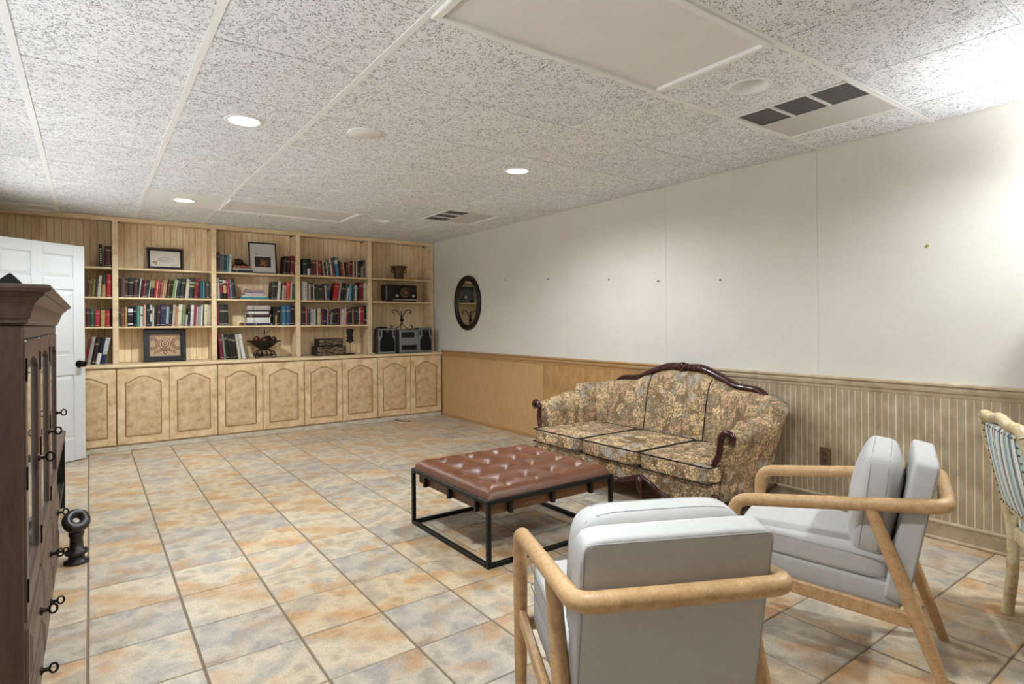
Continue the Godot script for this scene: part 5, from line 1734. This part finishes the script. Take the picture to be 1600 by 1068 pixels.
	for q in [[0.0, 0.872, 0.026, 0.02], [-0.028, 0.868, 0.02, 0.018], [0.028, 0.868, 0.02, 0.018], [-0.014, 0.852, 0.016, 0.026], [0.014, 0.852, 0.016, 0.026], [0.0, 0.838, 0.018, 0.018], [-0.05, 0.858, 0.02, 0.011], [0.05, 0.858, 0.02, 0.011]]:
		blob(ca, Vector3(q[0] * 1.3, q[1] + 0.004, -0.385), Vector3(q[2] * 1.3, q[3] * 1.35, 0.03), 7)
	obj("carved_shell", ca, wood, crest)
	# scrolled arm fronts
	for s in [-1.0, 1.0]:
		var sc := smooth_path([Vector3(s * 0.895, 0.520, 0.352), Vector3(s * 0.912, 0.545, 0.356), Vector3(s * 0.895, 0.568, 0.358), Vector3(s * 0.862, 0.568, 0.36), Vector3(s * 0.838, 0.54, 0.362), Vector3(s * 0.832, 0.49, 0.366), Vector3(s * 0.828, 0.44, 0.372), Vector3(s * 0.806, 0.39, 0.380), Vector3(s * 0.782, 0.362, 0.385)])
		var ra := []
		for i in sc.size():
			ra.append(0.018 if i < sc.size() - 6 else 0.013)
		var ast := ns()
		tube(ast, sc, ra, 10)
		obj("arm_scroll", ast, wood, t)
		var lo := ns()
		tube(lo, smooth_path([Vector3(s * 0.845, 0.155, 0.335), Vector3(s * 0.86, 0.150, 0.0), Vector3(s * 0.80, 0.150, -0.28)]), 0.014, 8)
		obj("side_trim", lo, wood, t)
	# cabriole legs
	for x in [-0.82, -0.277, 0.277, 0.82]:
		var lg := ns()
		var k := signf(x) * (0.02 if absf(x) > 0.5 else 0.0)
		tube(lg, smooth_path([Vector3(x, 0.215, 0.405), Vector3(x + k, 0.16, 0.425), Vector3(x + k, 0.10, 0.412), Vector3(x, 0.05, 0.392), Vector3(x, 0.014, 0.398)]), [0.020, 0.022, 0.024, 0.026, 0.028, 0.027, 0.025, 0.023, 0.021, 0.019, 0.018, 0.017, 0.016, 0.015, 0.0145, 0.014, 0.014, 0.014, 0.015, 0.0155, 0.016, 0.017, 0.017, 0.0165, 0.014], 10)
		blob(lg, Vector3(x, 0.011, 0.402), Vector3(0.02, 0.011, 0.02), 7)
		obj("leg", lg, wood, t)
	for x in [-0.70, 0.70]:
		var lg := ns()
		tube(lg, [Vector3(x, 0.16, -0.27), Vector3(x, 0.0, -0.31)], [0.022, 0.014], 8)
		obj("leg", lg, wood, t)

# ---------------------------------------------------------------- lounge chairs
func lounge_chair(label: String, at: Vector3, turn: float, shift: float) -> void:
	var t := thing("lounge_chair", label, "chair", at, turn, "grey lounge chairs")
	var w := 0.244
	var zf := 0.637
	var ya := 0.556
	var yb := 0.630
	var r := 0.0225
	var wood: Material = mats.ash
	for s in [-1.0, 1.0]:
		var arm := ns()
		tube(arm, fillet([Vector3(s * w, 0.40, zf), Vector3(s * w, ya, zf), Vector3(s * w, yb, 0.0), Vector3(s * (w - 0.10), yb, 0.0)], 0.055, 7), r, 14)
		obj("armrest", arm, wood, t)
		var fl := ns()
		tube(fl, [Vector3(s * w, 0.001, zf + 0.004), Vector3(s * w, 0.20, zf + 0.002), Vector3(s * w, 0.401, zf)], [0.0165, 0.021, r], 14)
		obj("front_leg", fl, wood, t)
		var rl := ns()
		tube(rl, [Vector3(s * w, 0.001, -0.010), Vector3(s * w, 0.30, 0.095), Vector3(s * w, 0.598, 0.208)], [0.0165, 0.024, 0.0195], 14)
		obj("rear_leg", rl, wood, t)
		var sr := ns()
		var a := Vector3(s * (w - 0.002), 0.300, zf - 0.02)
		var b := Vector3(s * (w - 0.002), 0.252, 0.095)
		var dir := (a - b).normalized()
		cbox(sr, (a + b) / 2, Vector3(0.022, 0.048, a.distance_to(b)), 0.005, Basis(Vector3.RIGHT, dir.cross(Vector3.RIGHT).normalized(), -dir) if false else Basis(Vector3.RIGHT, atan2(-(a.y - b.y), a.z - b.z)))
		obj("side_rail", sr, wood, t)
	var br := ns()
	tube(br, [Vector3(-w + 0.09, yb, 0.0), Vector3(-0.05, yb, -0.002), Vector3(0.05, yb, -0.002), Vector3(w - 0.09, yb, 0.0)], r, 14)
	obj("back_rail", br, wood, t)
	for q in [[0.295, zf - 0.045], [0.255, 0.14]]:
		obj("cross_rail", bx(-w + 0.012, w - 0.012, q[0] - 0.022, q[0] + 0.018, q[1] - 0.012, q[1] + 0.012, 0.004), wood, t)
	# upholstered seat base and back, one shell in two pieces
	var tilt := Basis(Vector3.RIGHT, -0.075)
	var sb := ns()
	cushion(sb, Vector3(0.432, 0.085, 0.50), Transform3D(tilt, Vector3(0, 0.322, 0.365)), 14.0, 0.0, 10)
	obj("seat_base", sb, mats.linen, t)
	var bp := ns()
	var lean := Basis(Vector3.RIGHT, -0.195)
	cushion(bp, Vector3(0.450, 0.490, 0.072), Transform3D(lean, Vector3(0, 0.516, 0.098)), 13.0, 0.004, 14)
	var bo := obj("back_panel", bp, mats.linen, t)
	var seam := []
	for c4 in [Vector2(-0.218, -0.24), Vector2(-0.218, 0.236), Vector2(0.218, 0.236), Vector2(0.218, -0.24)]:
		seam.append(Vector3(0, 0.516, 0.098) + lean * Vector3(c4.x, c4.y, -0.034))
	var ss := ns()
	tube(ss, fillet(seam, 0.02, 4), 0.0016, 6)
	obj("back_seam", ss, mat("linen_seam", Color(0.64, 0.63, 0.62), 0.9), bo)
	var sc := ns()
	cushion(sc, Vector3(0.43, 0.092, 0.49), Transform3D(tilt, Vector3(0, 0.405, 0.392)), 8.0, 0.014, 14)
	var so := obj("seat_cushion", sc, mats.linen, t)
	var sl := ns()
	for y in [0.030, -0.030]:
		var pts := []
		for c4 in [Vector2(-0.214, -0.23), Vector2(-0.214, 0.243), Vector2(0.214, 0.243), Vector2(0.214, -0.23)]:
			pts.append(Vector3(0, 0.405, 0.392) + tilt * Vector3(c4.x, y, c4.y))
		tube(sl, fillet(pts, 0.03, 4), 0.0015, 6)
	obj("seam_line", sl, mat("linen_seam", Color(0.64, 0.63, 0.62), 0.9), so)
	# loose back pillow
	var pil := ns()
	var pb := Basis(Vector3.RIGHT, -0.13)
	var pc := Vector3(shift, 0.585, 0.198)
	cushion(pil, Vector3(0.430, 0.370, 0.105), Transform3D(pb, pc), 5.6, 0.030, 16)
	var po := obj("back_pillow", pil, mats.linen, t)
	var pl := ns()
	for z in [0.026, -0.026]:
		var pts := []
		for k in 49:
			var a := TAU * k / 48
			var q := Vector2(cos(a), sin(a))
			var l := pow(pow(absf(q.x), 5.6) + pow(absf(q.y), 5.6), 1.0 / 5.6)
			q = q / l
			var keep := pow(1.0 - pow(absf(z / 0.0525), 5.6), 1.0 / 5.6)
			pts.append(pc + pb * Vector3(q.x * 0.215 * keep, q.y * 0.185 * keep, z))
		tube(pl, pts, 0.0016, 6, false)
	obj("pillow_seam", pl, mat("linen_seam", Color(0.64, 0.63, 0.62), 0.9), po)

# ---------------------------------------------------------------- striped armchair at the right edge
func striped_chair() -> void:
	var t := thing("striped_armchair", "pale carved armchair with striped back at the right edge", "chair", Vector3(2.888, 0, -0.635), 0.504)
	var wood := tmat("antique", mixtex(256, [[nbytes(256, 0.02, 4, 301), 0.9], [nbytes(256, 0.07, 3, 302), 0.6]], [[0.0, "a5895c"], [0.4, "c2aa7c"], [0.65, "cfbf9b"], [1.0, "dcd4c0"]]), Vector3.ONE * 3.0, 0.45)
	var hw := 0.225
	var lean := 0.13
	for s in [-1.0, 1.0]:
		var st := ns()
		tube(st, smooth_path([Vector3(s * (hw - 0.03), 0.0, -0.02), Vector3(s * (hw - 0.025), 0.18, 0.0), Vector3(s * (hw - 0.02), 0.36, 0.0), Vector3(s * hw, 0.55, -0.03), Vector3(s * (hw + 0.012), 0.70, -0.062), Vector3(s * (hw + 0.005), 0.79, -0.083)]), 0.021, 10)
		obj("back_stile", st, wood, t)
		var fl := ns()
		tube(fl, smooth_path([Vector3(s * (hw + 0.005), 0.35, 0.42), Vector3(s * (hw + 0.02), 0.24, 0.44), Vector3(s * hw, 0.10, 0.43), Vector3(s * hw, 0.0, 0.44)]), [0.026, 0.026, 0.027, 0.027, 0.026, 0.025, 0.024, 0.023, 0.022, 0.021, 0.02, 0.019, 0.018, 0.018, 0.017, 0.016, 0.016, 0.016, 0.016], 10)
		obj("front_leg", fl, wood, t)
		var ar := ns()
		tube(ar, smooth_path([Vector3(s * hw, 0.555, -0.03), Vector3(s * (hw + 0.02), 0.545, 0.06), Vector3(s * (hw + 0.045), 0.53, 0.18), Vector3(s * (hw + 0.05), 0.535, 0.27), Vector3(s * (hw + 0.04), 0.515, 0.31)]), 0.018, 10)
		tube(ar, smooth_path([Vector3(s * (hw + 0.04), 0.515, 0.30), Vector3(s * (hw + 0.045), 0.45, 0.28), Vector3(s * (hw + 0.01), 0.35, 0.33)]), 0.017, 10)
		obj("armrest", ar, wood, t)
	var tp := ns()
	tube(tp, smooth_path([Vector3(-hw - 0.005, 0.785, -0.083), Vector3(-hw + 0.03, 0.815, -0.088), Vector3(-0.10, 0.812, -0.088), Vector3(0, 0.828, -0.09), Vector3(0.10, 0.812, -0.088), Vector3(hw - 0.03, 0.815, -0.088), Vector3(hw + 0.005, 0.785, -0.083)]), 0.021, 10)
	obj("crest_rail", tp, wood, t)
	var lr := ns()
	tube(lr, [Vector3(-hw, 0.45, -0.012), Vector3(hw, 0.45, -0.012)], 0.017, 10)
	obj("lower_rail", lr, wood, t)
	obj("seat_rail", bx(-hw - 0.01, hw + 0.01, 0.30, 0.362, 0.0, 0.44, 0.01), wood, t)
	var bk := ns()
	cushion(bk, Vector3(0.40, 0.34, 0.045), Transform3D(Basis(Vector3.RIGHT, -0.19), Vector3(0, 0.628, -0.048)), 7.0, 0.012, 12)
	var bo := obj("striped_back", bk, mats.stripe, t)
	for z in [-0.021, 0.021]:
		for k in 44:
			var u := k / 44.0 * 4.0
			var q := Vector2.ZERO
			if u < 1: q = Vector2(lerpf(-0.19, 0.19, u), 0.158)
			elif u < 2: q = Vector2(0.19, lerpf(0.158, -0.158, u - 1))
			elif u < 3: q = Vector2(lerpf(0.19, -0.19, u - 2), -0.158)
			else: q = Vector2(-0.19, lerpf(-0.158, 0.158, u - 3))
			var nl := ns()
			blob(nl, Vector3(0, 0.628, -0.048) + Basis(Vector3.RIGHT, -0.19) * Vector3(q.x, q.y, z), Vector3(0.005, 0.005, 0.004), 4)
			obj("nail_head", nl, mat("nail_brass", Color(0.45, 0.40, 0.30), 0.4, 0.7), bo)
	var se := ns()
	cushion(se, Vector3(0.46, 0.085, 0.44), Transform3D(Basis(), Vector3(0, 0.395, 0.225)), 6.0, 0.02, 12)
	obj("seat_cushion", se, mats.stripe, t)

# ---------------------------------------------------------------- dark cabinet at the left edge
func ring_pull(parent: Node, p: Vector3) -> void:
	# facing +x
	var st := ns()
	lathe(st, [Vector2(0.013, 0.0), Vector2(0.012, 0.004), Vector2(0.006, 0.008), Vector2(0.006, 0.02), Vector2(0.0, 0.022)], p, Basis(Vector3(0, 0, 1), -PI / 2), 14)
	var pts := []
	for k in 17:
		var a := TAU * k / 16
		pts.append(p + Vector3(0.031 + cos(a) * 0.010, sin(a) * 0.014, 0.0))
	tube(st, pts, 0.0032, 6, false)
	obj("ring_pull", st, mats.bronze, parent)

func build_hutch() -> void:
	var x1 := -0.140
	var x0 := -0.60
	var z1 := -1.935
	var z0 := -3.655
	var m: Material = mats.dark
	var t := thing("display_cabinet", "dark reddish brown display cabinet with glass doors at the left edge", "cabinet")
	# carcass: sides, back, top, bottom, shelf
	obj("side_panel", bx(x0, x1, 0.0, 1.215, z1 - 0.03, z1, 0.003), m, t)
	obj("side_panel", bx(x0, x1, 0.0, 1.215, z0, z0 + 0.03, 0.003), m, t)
	obj("side_post", bx(x1 - 0.06, x1 + 0.001, 0.0, 1.214, z1 - 0.028, z1 + 0.006, 0.003), m, t)
	obj("back_panel", bx(x0, x0 + 0.012, 0.02, 1.215, z0 + 0.03, z1 - 0.03, 0.0), m, t)
	obj("top_board", bx(x0, x1, 1.19, 1.2145, z0 + 0.03, z1 - 0.03, 0.0), m, t)
	obj("floor_board", bx(x0 + 0.012, x1, 0.44, 0.462, z0 + 0.03, z1 - 0.03, 0.0), m, t)
	obj("shelf", bx(x0 + 0.012, x1 - 0.04, 0.80, 0.815, z0 + 0.03, z1 - 0.03, 0.0), m, t)
	obj("base_board", bx(x0, x1 - 0.002, 0.0, 0.075, z0 + 0.03, z1 - 0.03, 0.004), m, t)
	obj("frieze", bx(x1 - 0.02, x1 + 0.004, 1.178, 1.2148, z0 + 0.002, z1 - 0.002, 0.003), m, t)
	var co := ns()
	rect_loft(co, x0 + 0.03, x1, z0, z1, [[1.2152, 0.004], [1.222, 0.014], [1.228, 0.012], [1.234, 0.018], [1.25, 0.022], [1.27, 0.028], [1.285, 0.040], [1.29, 0.048], [1.296, 0.048], [1.300, 0.060], [1.308, 0.064], [1.316, 0.060], [1.318, 0.05]])
	obj("cornice", co, m, t)
	# three glazed doors over drawers
	var zs := [[-1.945, -2.445], [-2.455, -3.02], [-3.03, -3.645]]
	var xf := x1 + 0.004
	for k in 3:
		var a: float = zs[k][1]
		var b: float = zs[k][0]
		var y0 := 0.45
		var y1 := 1.176
		var d := Node3D.new()
		d.name = "glass_door"
		t.add_child(d, true)
		obj("stile", bx(xf - 0.02, xf + 0.002, y0, y1, a, a + 0.06, 0.003), m, d)
		obj("stile", bx(xf - 0.02, xf + 0.002, y0, y1, b - 0.06, b, 0.003), m, d)
		obj("bottom_rail", bx(xf - 0.02, xf + 0.002, y0, y0 + 0.07, a + 0.06, b - 0.06, 0.003), m, d)
		# arched top rail
		var poly := PackedVector2Array()
		var zw := (b - a - 0.12)
		poly.append(Vector2(a + 0.06, y1))
		for i in 13:
			var u := i / 12.0
			poly.append(Vector2(a + 0.06 + zw * u, y1 - 0.085 + 0.035 * sin(PI * u)))
		poly.append(Vector2(b - 0.06, y1))
		var ar := ns()
		extrude(ar, poly, 0.0, 0.022, 0.0, Transform3D(Basis(Vector3(0, 0, 1), Vector3(0, 1, 0), Vector3(1, 0, 0)), Vector3(xf - 0.02, 0, 0)))
		obj("arched_rail", ar, m, d)
		obj("pane", bx(xf - 0.011, xf - 0.007, y0 + 0.06, y1 - 0.04, a + 0.05, b - 0.05, 0.0), mats.glass, d)
		ring_pull(d, Vector3(xf + 0.002, 0.80, [a + 0.09, a + 0.10, a + 0.12][k]))
		for y in [0.53, 1.10, 0.82]:
			obj("hinge", bx(xf + 0.002, xf + 0.006, y - 0.03, y + 0.03, b - 0.012, b - 0.002, 0.001), mats.bronze, d)
		for row in 2:
			var ya := 0.085 + row * 0.18
			var dr := obj("drawer", bx(xf - 0.02, xf + 0.004, ya, ya + 0.17, a + 0.002, b - 0.002, 0.005), m, t)
			var fs := ns()
			rect_x_panel(fs, a + 0.03, b - 0.03, ya + 0.025, ya + 0.145, xf + 0.004, xf + 0.010)
			obj("drawer_field", fs, m, dr)
			ring_pull(dr, Vector3(xf + 0.010, ya + 0.09, (a + b) / 2 - 0.06))
	# things on and beside it
	var bxs := ns()
	extrude(bxs, PackedVector2Array([Vector2(-0.085, 0.0), Vector2(0.062, 0.0), Vector2(0.0, 0.072), Vector2(-0.006, 0.072)]), -0.12, 0.0, 0.0)
	var g := obj("green_box", bxs, mat("dark_green", Color(0.05, 0.07, 0.06), 0.45))
	g.position = Vector3(-0.212, 1.3185, -2.56)
	tag(g, "tent-shaped dark green box on top of the dark display cabinet", "box")

func rect_x_panel(st: SurfaceTool, z0: float, z1: float, y0: float, y1: float, x0: float, x1: float) -> void:
	var m := 0.02
	var a := [Vector3(x0, y0, z0), Vector3(x0, y0, z1), Vector3(x0, y1, z1), Vector3(x0, y1, z0)]
	var b := [Vector3(x1, y0 + m, z0 + m), Vector3(x1, y0 + m, z1 - m), Vector3(x1, y1 - m, z1 - m), Vector3(x1, y1 - m, z0 + m)]
	var c := Vector3(x0 - 0.1, (y0 + y1) / 2, (z0 + z1) / 2)
	for k in 4:
		var k2 := (k + 1) % 4
		quad(st, a[k], a[k2], b[k2], b[k], (a[k] + b[k2]) / 2 - c)
	quad(st, b[0], b[1], b[2], b[3], Vector3(1, 0, 0))

func left_things() -> void:
	var bw := mat("console_black", Color(0.028, 0.026, 0.024), 0.45)
	var t := thing("console_table", "low black console with a brown top beyond the display cabinet", "console")
	obj("top_board", bx(-0.60, -0.135, 0.485, 0.51, -4.96, -3.74, 0.004), tmat("console_top", tex.dark, Vector3(3, 3, 0.6), 0.4, true, Color(1.15, 1.1, 1.05)), t)
	for z in [-4.93, -3.77]:
		for x in [-0.575, -0.165]:
			obj("leg", bx(x - 0.025, x + 0.025, 0.0, 0.4848, z - 0.025, z + 0.025, 0.003), bw, t)
	obj("lower_shelf", bx(-0.59, -0.145, 0.155, 0.18, -4.90, -3.80, 0.003), bw, t)
	obj("apron", bx(-0.16, -0.145, 0.43, 0.4848, -4.90, -3.80, 0.002), bw, t)
	obj("back_sheet", bx(-0.595, -0.585, 0.18, 0.4848, -4.90, -3.80, 0.0), mat("console_back", Color(0.04, 0.05, 0.045), 0.6), t)
	# dark carved figurine on the floor
	var f := thing("carved_stand", "small black carved stand with a ring top on the tiles", "stand", Vector3(-0.062, 0, -3.735))
	var cw := tmat("ebony", mixtex(256, [[nbytes(256, 0.05, 3, 401), 1.2], [nbytes(256, 0.12, 2, 402), 0.6]], [[0.0, "0c0a0a"], [0.6, "221c1b"], [1.0, "4a4241"]]), Vector3.ONE * 5.0, 0.35)
	var rg := ns()
	var pts := []
	for k in 25:
		var a := TAU * k / 24
		pts.append(Vector3(0, 0.215, 0) + Basis(Vector3(1, 0, -0.3).normalized(), 0.75) * Vector3(cos(a) * 0.038, 0.0, sin(a) * 0.044))
	tube(rg, pts, 0.026, 10, false, 0.9)
	obj("ring_top", rg, cw, f)
	var cp := ns()
	lathe(cp, [Vector2(0.0, 0.205), Vector2(0.014, 0.205), Vector2(0.012, 0.215), Vector2(0.0, 0.217)], Vector3.ZERO, Basis(), 12)
	obj("pale_inlay", cp, mat("pale_inlay", Color(0.8, 0.79, 0.76), 0.4), f)
	var stm := ns()
	lathe(stm, [Vector2(0.0, 0.0), Vector2(0.055, 0.0), Vector2(0.055, 0.014), Vector2(0.035, 0.02), Vector2(0.035, 0.04), Vector2(0.05, 0.05), Vector2(0.05, 0.065), Vector2(0.03, 0.075), Vector2(0.028, 0.13), Vector2(0.034, 0.15), Vector2(0.026, 0.188), Vector2(0.0, 0.189)], Vector3.ZERO, Basis(), 18)
	obj("stem", stm, cw, f)

# ---------------------------------------------------------------- things on the right wall
func wall_things() -> void:
	var t := thing("oval_mirror", "oval wall mirror in a dark brown wooden frame", "mirror", Vector3(WX - 0.001, 1.465, -6.155))
	var fr := ns()
	var g := []
	var prof := [[1.0, 0.0], [1.0, 0.018], [0.965, 0.034], [0.90, 0.040], [0.84, 0.034], [0.80, 0.024], [0.775, 0.014], [0.775, 0.0]]
	for k in 49:
		var a := TAU * k / 48
		var line := []
		for q in prof:
			# frame of even width round the oval
			var inset: float = (1.0 - q[0]) * 0.30
			line.append(Vector3(-q[1], sin(a) * (0.340 - inset), cos(a) * (0.300 - inset)))
		g.append(line)
	sg = 0
	for i in 48:
		for j in prof.size() - 1:
			var mid: Vector3 = (g[i][j] + g[i + 1][j + 1]) / 2
			var a := TAU * (i + 0.5) / 48
			var cen := Vector3(0.0, sin(a) * 0.30, cos(a) * 0.265)
			quad(fr, g[i][j], g[i + 1][j], g[i + 1][j + 1], g[i][j + 1], mid - cen)
	sg = -1
	obj("frame", fr, mat("mirror_wood", Color(0.085, 0.045, 0.028), 0.35), t)
	var gl := ns()
	for k in 48:
		var a0 := TAU * k / 48
		var a1 := TAU * (k + 1) / 48
		tri(gl, Vector3(-0.010, 0, 0), Vector3(-0.010, sin(a0) * 0.276, cos(a0) * 0.236), Vector3(-0.010, sin(a1) * 0.276, cos(a1) * 0.236), Vector3.LEFT)
	obj("mirror_glass", gl, mats.mirror, t)
	var o := thing("wall_outlet", "beige electric outlet on the boarded dado behind the sofa arm", "outlet", Vector3(WX - 0.0135, 0.345, -1.83))
	obj("plate", bx(-0.006, 0.0, -0.058, 0.058, -0.036, 0.036, 0.003), mat("outlet_plate", Color(0.42, 0.34, 0.24), 0.5), o)
	for s in [-1.0, 1.0]:
		var rc := ns()
		cbox(rc, Vector3(-0.007, s * 0.021, 0), Vector3(0.004, 0.03, 0.034), 0.0015)
		var ro := obj("socket", rc, mat("outlet_face", Color(0.36, 0.29, 0.20), 0.5), o)
		for z in [-0.007, 0.007]:
			obj("slot", bx(-0.0096, -0.0088, s * 0.021 - 0.004, s * 0.021 + 0.008, z - 0.0015, z + 0.0015, 0.0), mats.black_metal, ro)
	var spots := [[1.656, -4.592, "far from the sofa"], [1.596, -3.732, "above the far sofa arm"], [1.547, -3.171, "above the sofa's left half"], [1.519, -2.588, "above the sofa's right half"], [1.699, -5.349, "next to the oval mirror"]]
	for s in spots:
		var nl := ns()
		lathe(nl, [Vector2(0.003, 0.0), Vector2(0.003, 0.008), Vector2(0.007, 0.009), Vector2(0.006, 0.012), Vector2(0.0, 0.012)], Vector3.ZERO, Basis(Vector3(0, 0, 1), PI / 2), 10)
		var no := obj("wall_nail", nl, mat("nail_dark", Color(0.18, 0.18, 0.22), 0.4, 0.5))
		no.position = Vector3(WX, s[0], s[1])
		tag(no, "small dark nail in the painted wall, " + s[2], "nail", "nails in the painted wall")
	var pn := ns()
	blob(pn, Vector3.ZERO, Vector3(0.006, 0.008, 0.008), 6)
	var po := obj("push_pin", pn, mat("pin_yellow", Color(0.6, 0.6, 0.12), 0.4))
	po.position = Vector3(WX - 0.004, 1.627, -1.268)
	tag(po, "yellow push pin high on the painted wall", "pin")
func _ready() -> void:
	rng.seed = 1
	# camera
	var f := 909.18
	var cy := 504.67
	var near := 0.05
	var cam := Camera3D.new()
	cam.name = "camera"
	add_child(cam)
	cam.position = Vector3(0, 1.21, 0)
	cam.basis = Basis(Vector3.UP, -0.6279) * Basis(Vector3(0, 0, 1), -0.008)
	cam.projection = Camera3D.PROJECTION_FRUSTUM
	cam.keep_aspect = Camera3D.KEEP_HEIGHT
	cam.near = near
	cam.far = 60.0
	cam.size = near * 1068.0 / f
	cam.frustum_offset = Vector2(0, -near * (534.0 - cy) / f)
	cam.current = true
	# sky outside the window
	var sky_m := ProceduralSkyMaterial.new()
	sky_m.sky_top_color = Color(0.62, 0.74, 0.92)
	sky_m.sky_horizon_color = Color(0.86, 0.91, 0.98)
	sky_m.ground_bottom_color = Color(0.35, 0.36, 0.36)
	sky_m.ground_horizon_color = Color(0.70, 0.73, 0.76)
	sky_m.sky_energy_multiplier = 1.2
	var sky := Sky.new()
	sky.sky_material = sky_m
	var e := Environment.new()
	e.background_mode = Environment.BG_SKY
	e.sky = sky
	e.background_energy_multiplier = 1.0
	e.tonemap_mode = Environment.TONE_MAPPER_LINEAR
	e.tonemap_exposure = 1.13
	e.sdfgi_enabled = true
	e.ssao_enabled = true
	e.ssil_enabled = true
	var we := WorldEnvironment.new()
	we.name = "world"
	we.environment = e
	add_child(we)
	# the sun strikes the ground outside the window, not the room
	var sun := DirectionalLight3D.new()
	sun.name = "sun"
	add_child(sun)
	sun.look_at_from_position(Vector3.ZERO, Vector3(-0.05, -0.82, 0.57))
	sun.light_color = Color(1.0, 0.985, 0.96)
	sun.light_energy = 13.0
	sun.light_angular_distance = 0.6
	sun.shadow_enabled = true
	make_textures()
	make_materials()
	build_floor()
	build_walls()
	build_ceiling()
	build_door()
	ceiling_fittings()
	build_bookcase()
	build_cabinets()
	build_sofa()
	build_ottoman()
	lounge_chair("grey linen lounge chair seen from behind, nearest the camera", Vector3(1.027, 0, -0.788), 2.684, -0.012)
	lounge_chair("grey linen lounge chair seen from its side, near the sofa's end", Vector3(2.373, 0, -0.750), -2.786, 0.0)
	striped_chair()
	build_hutch()
	left_things()
	wall_things()
	build_books()
	shelf_things()
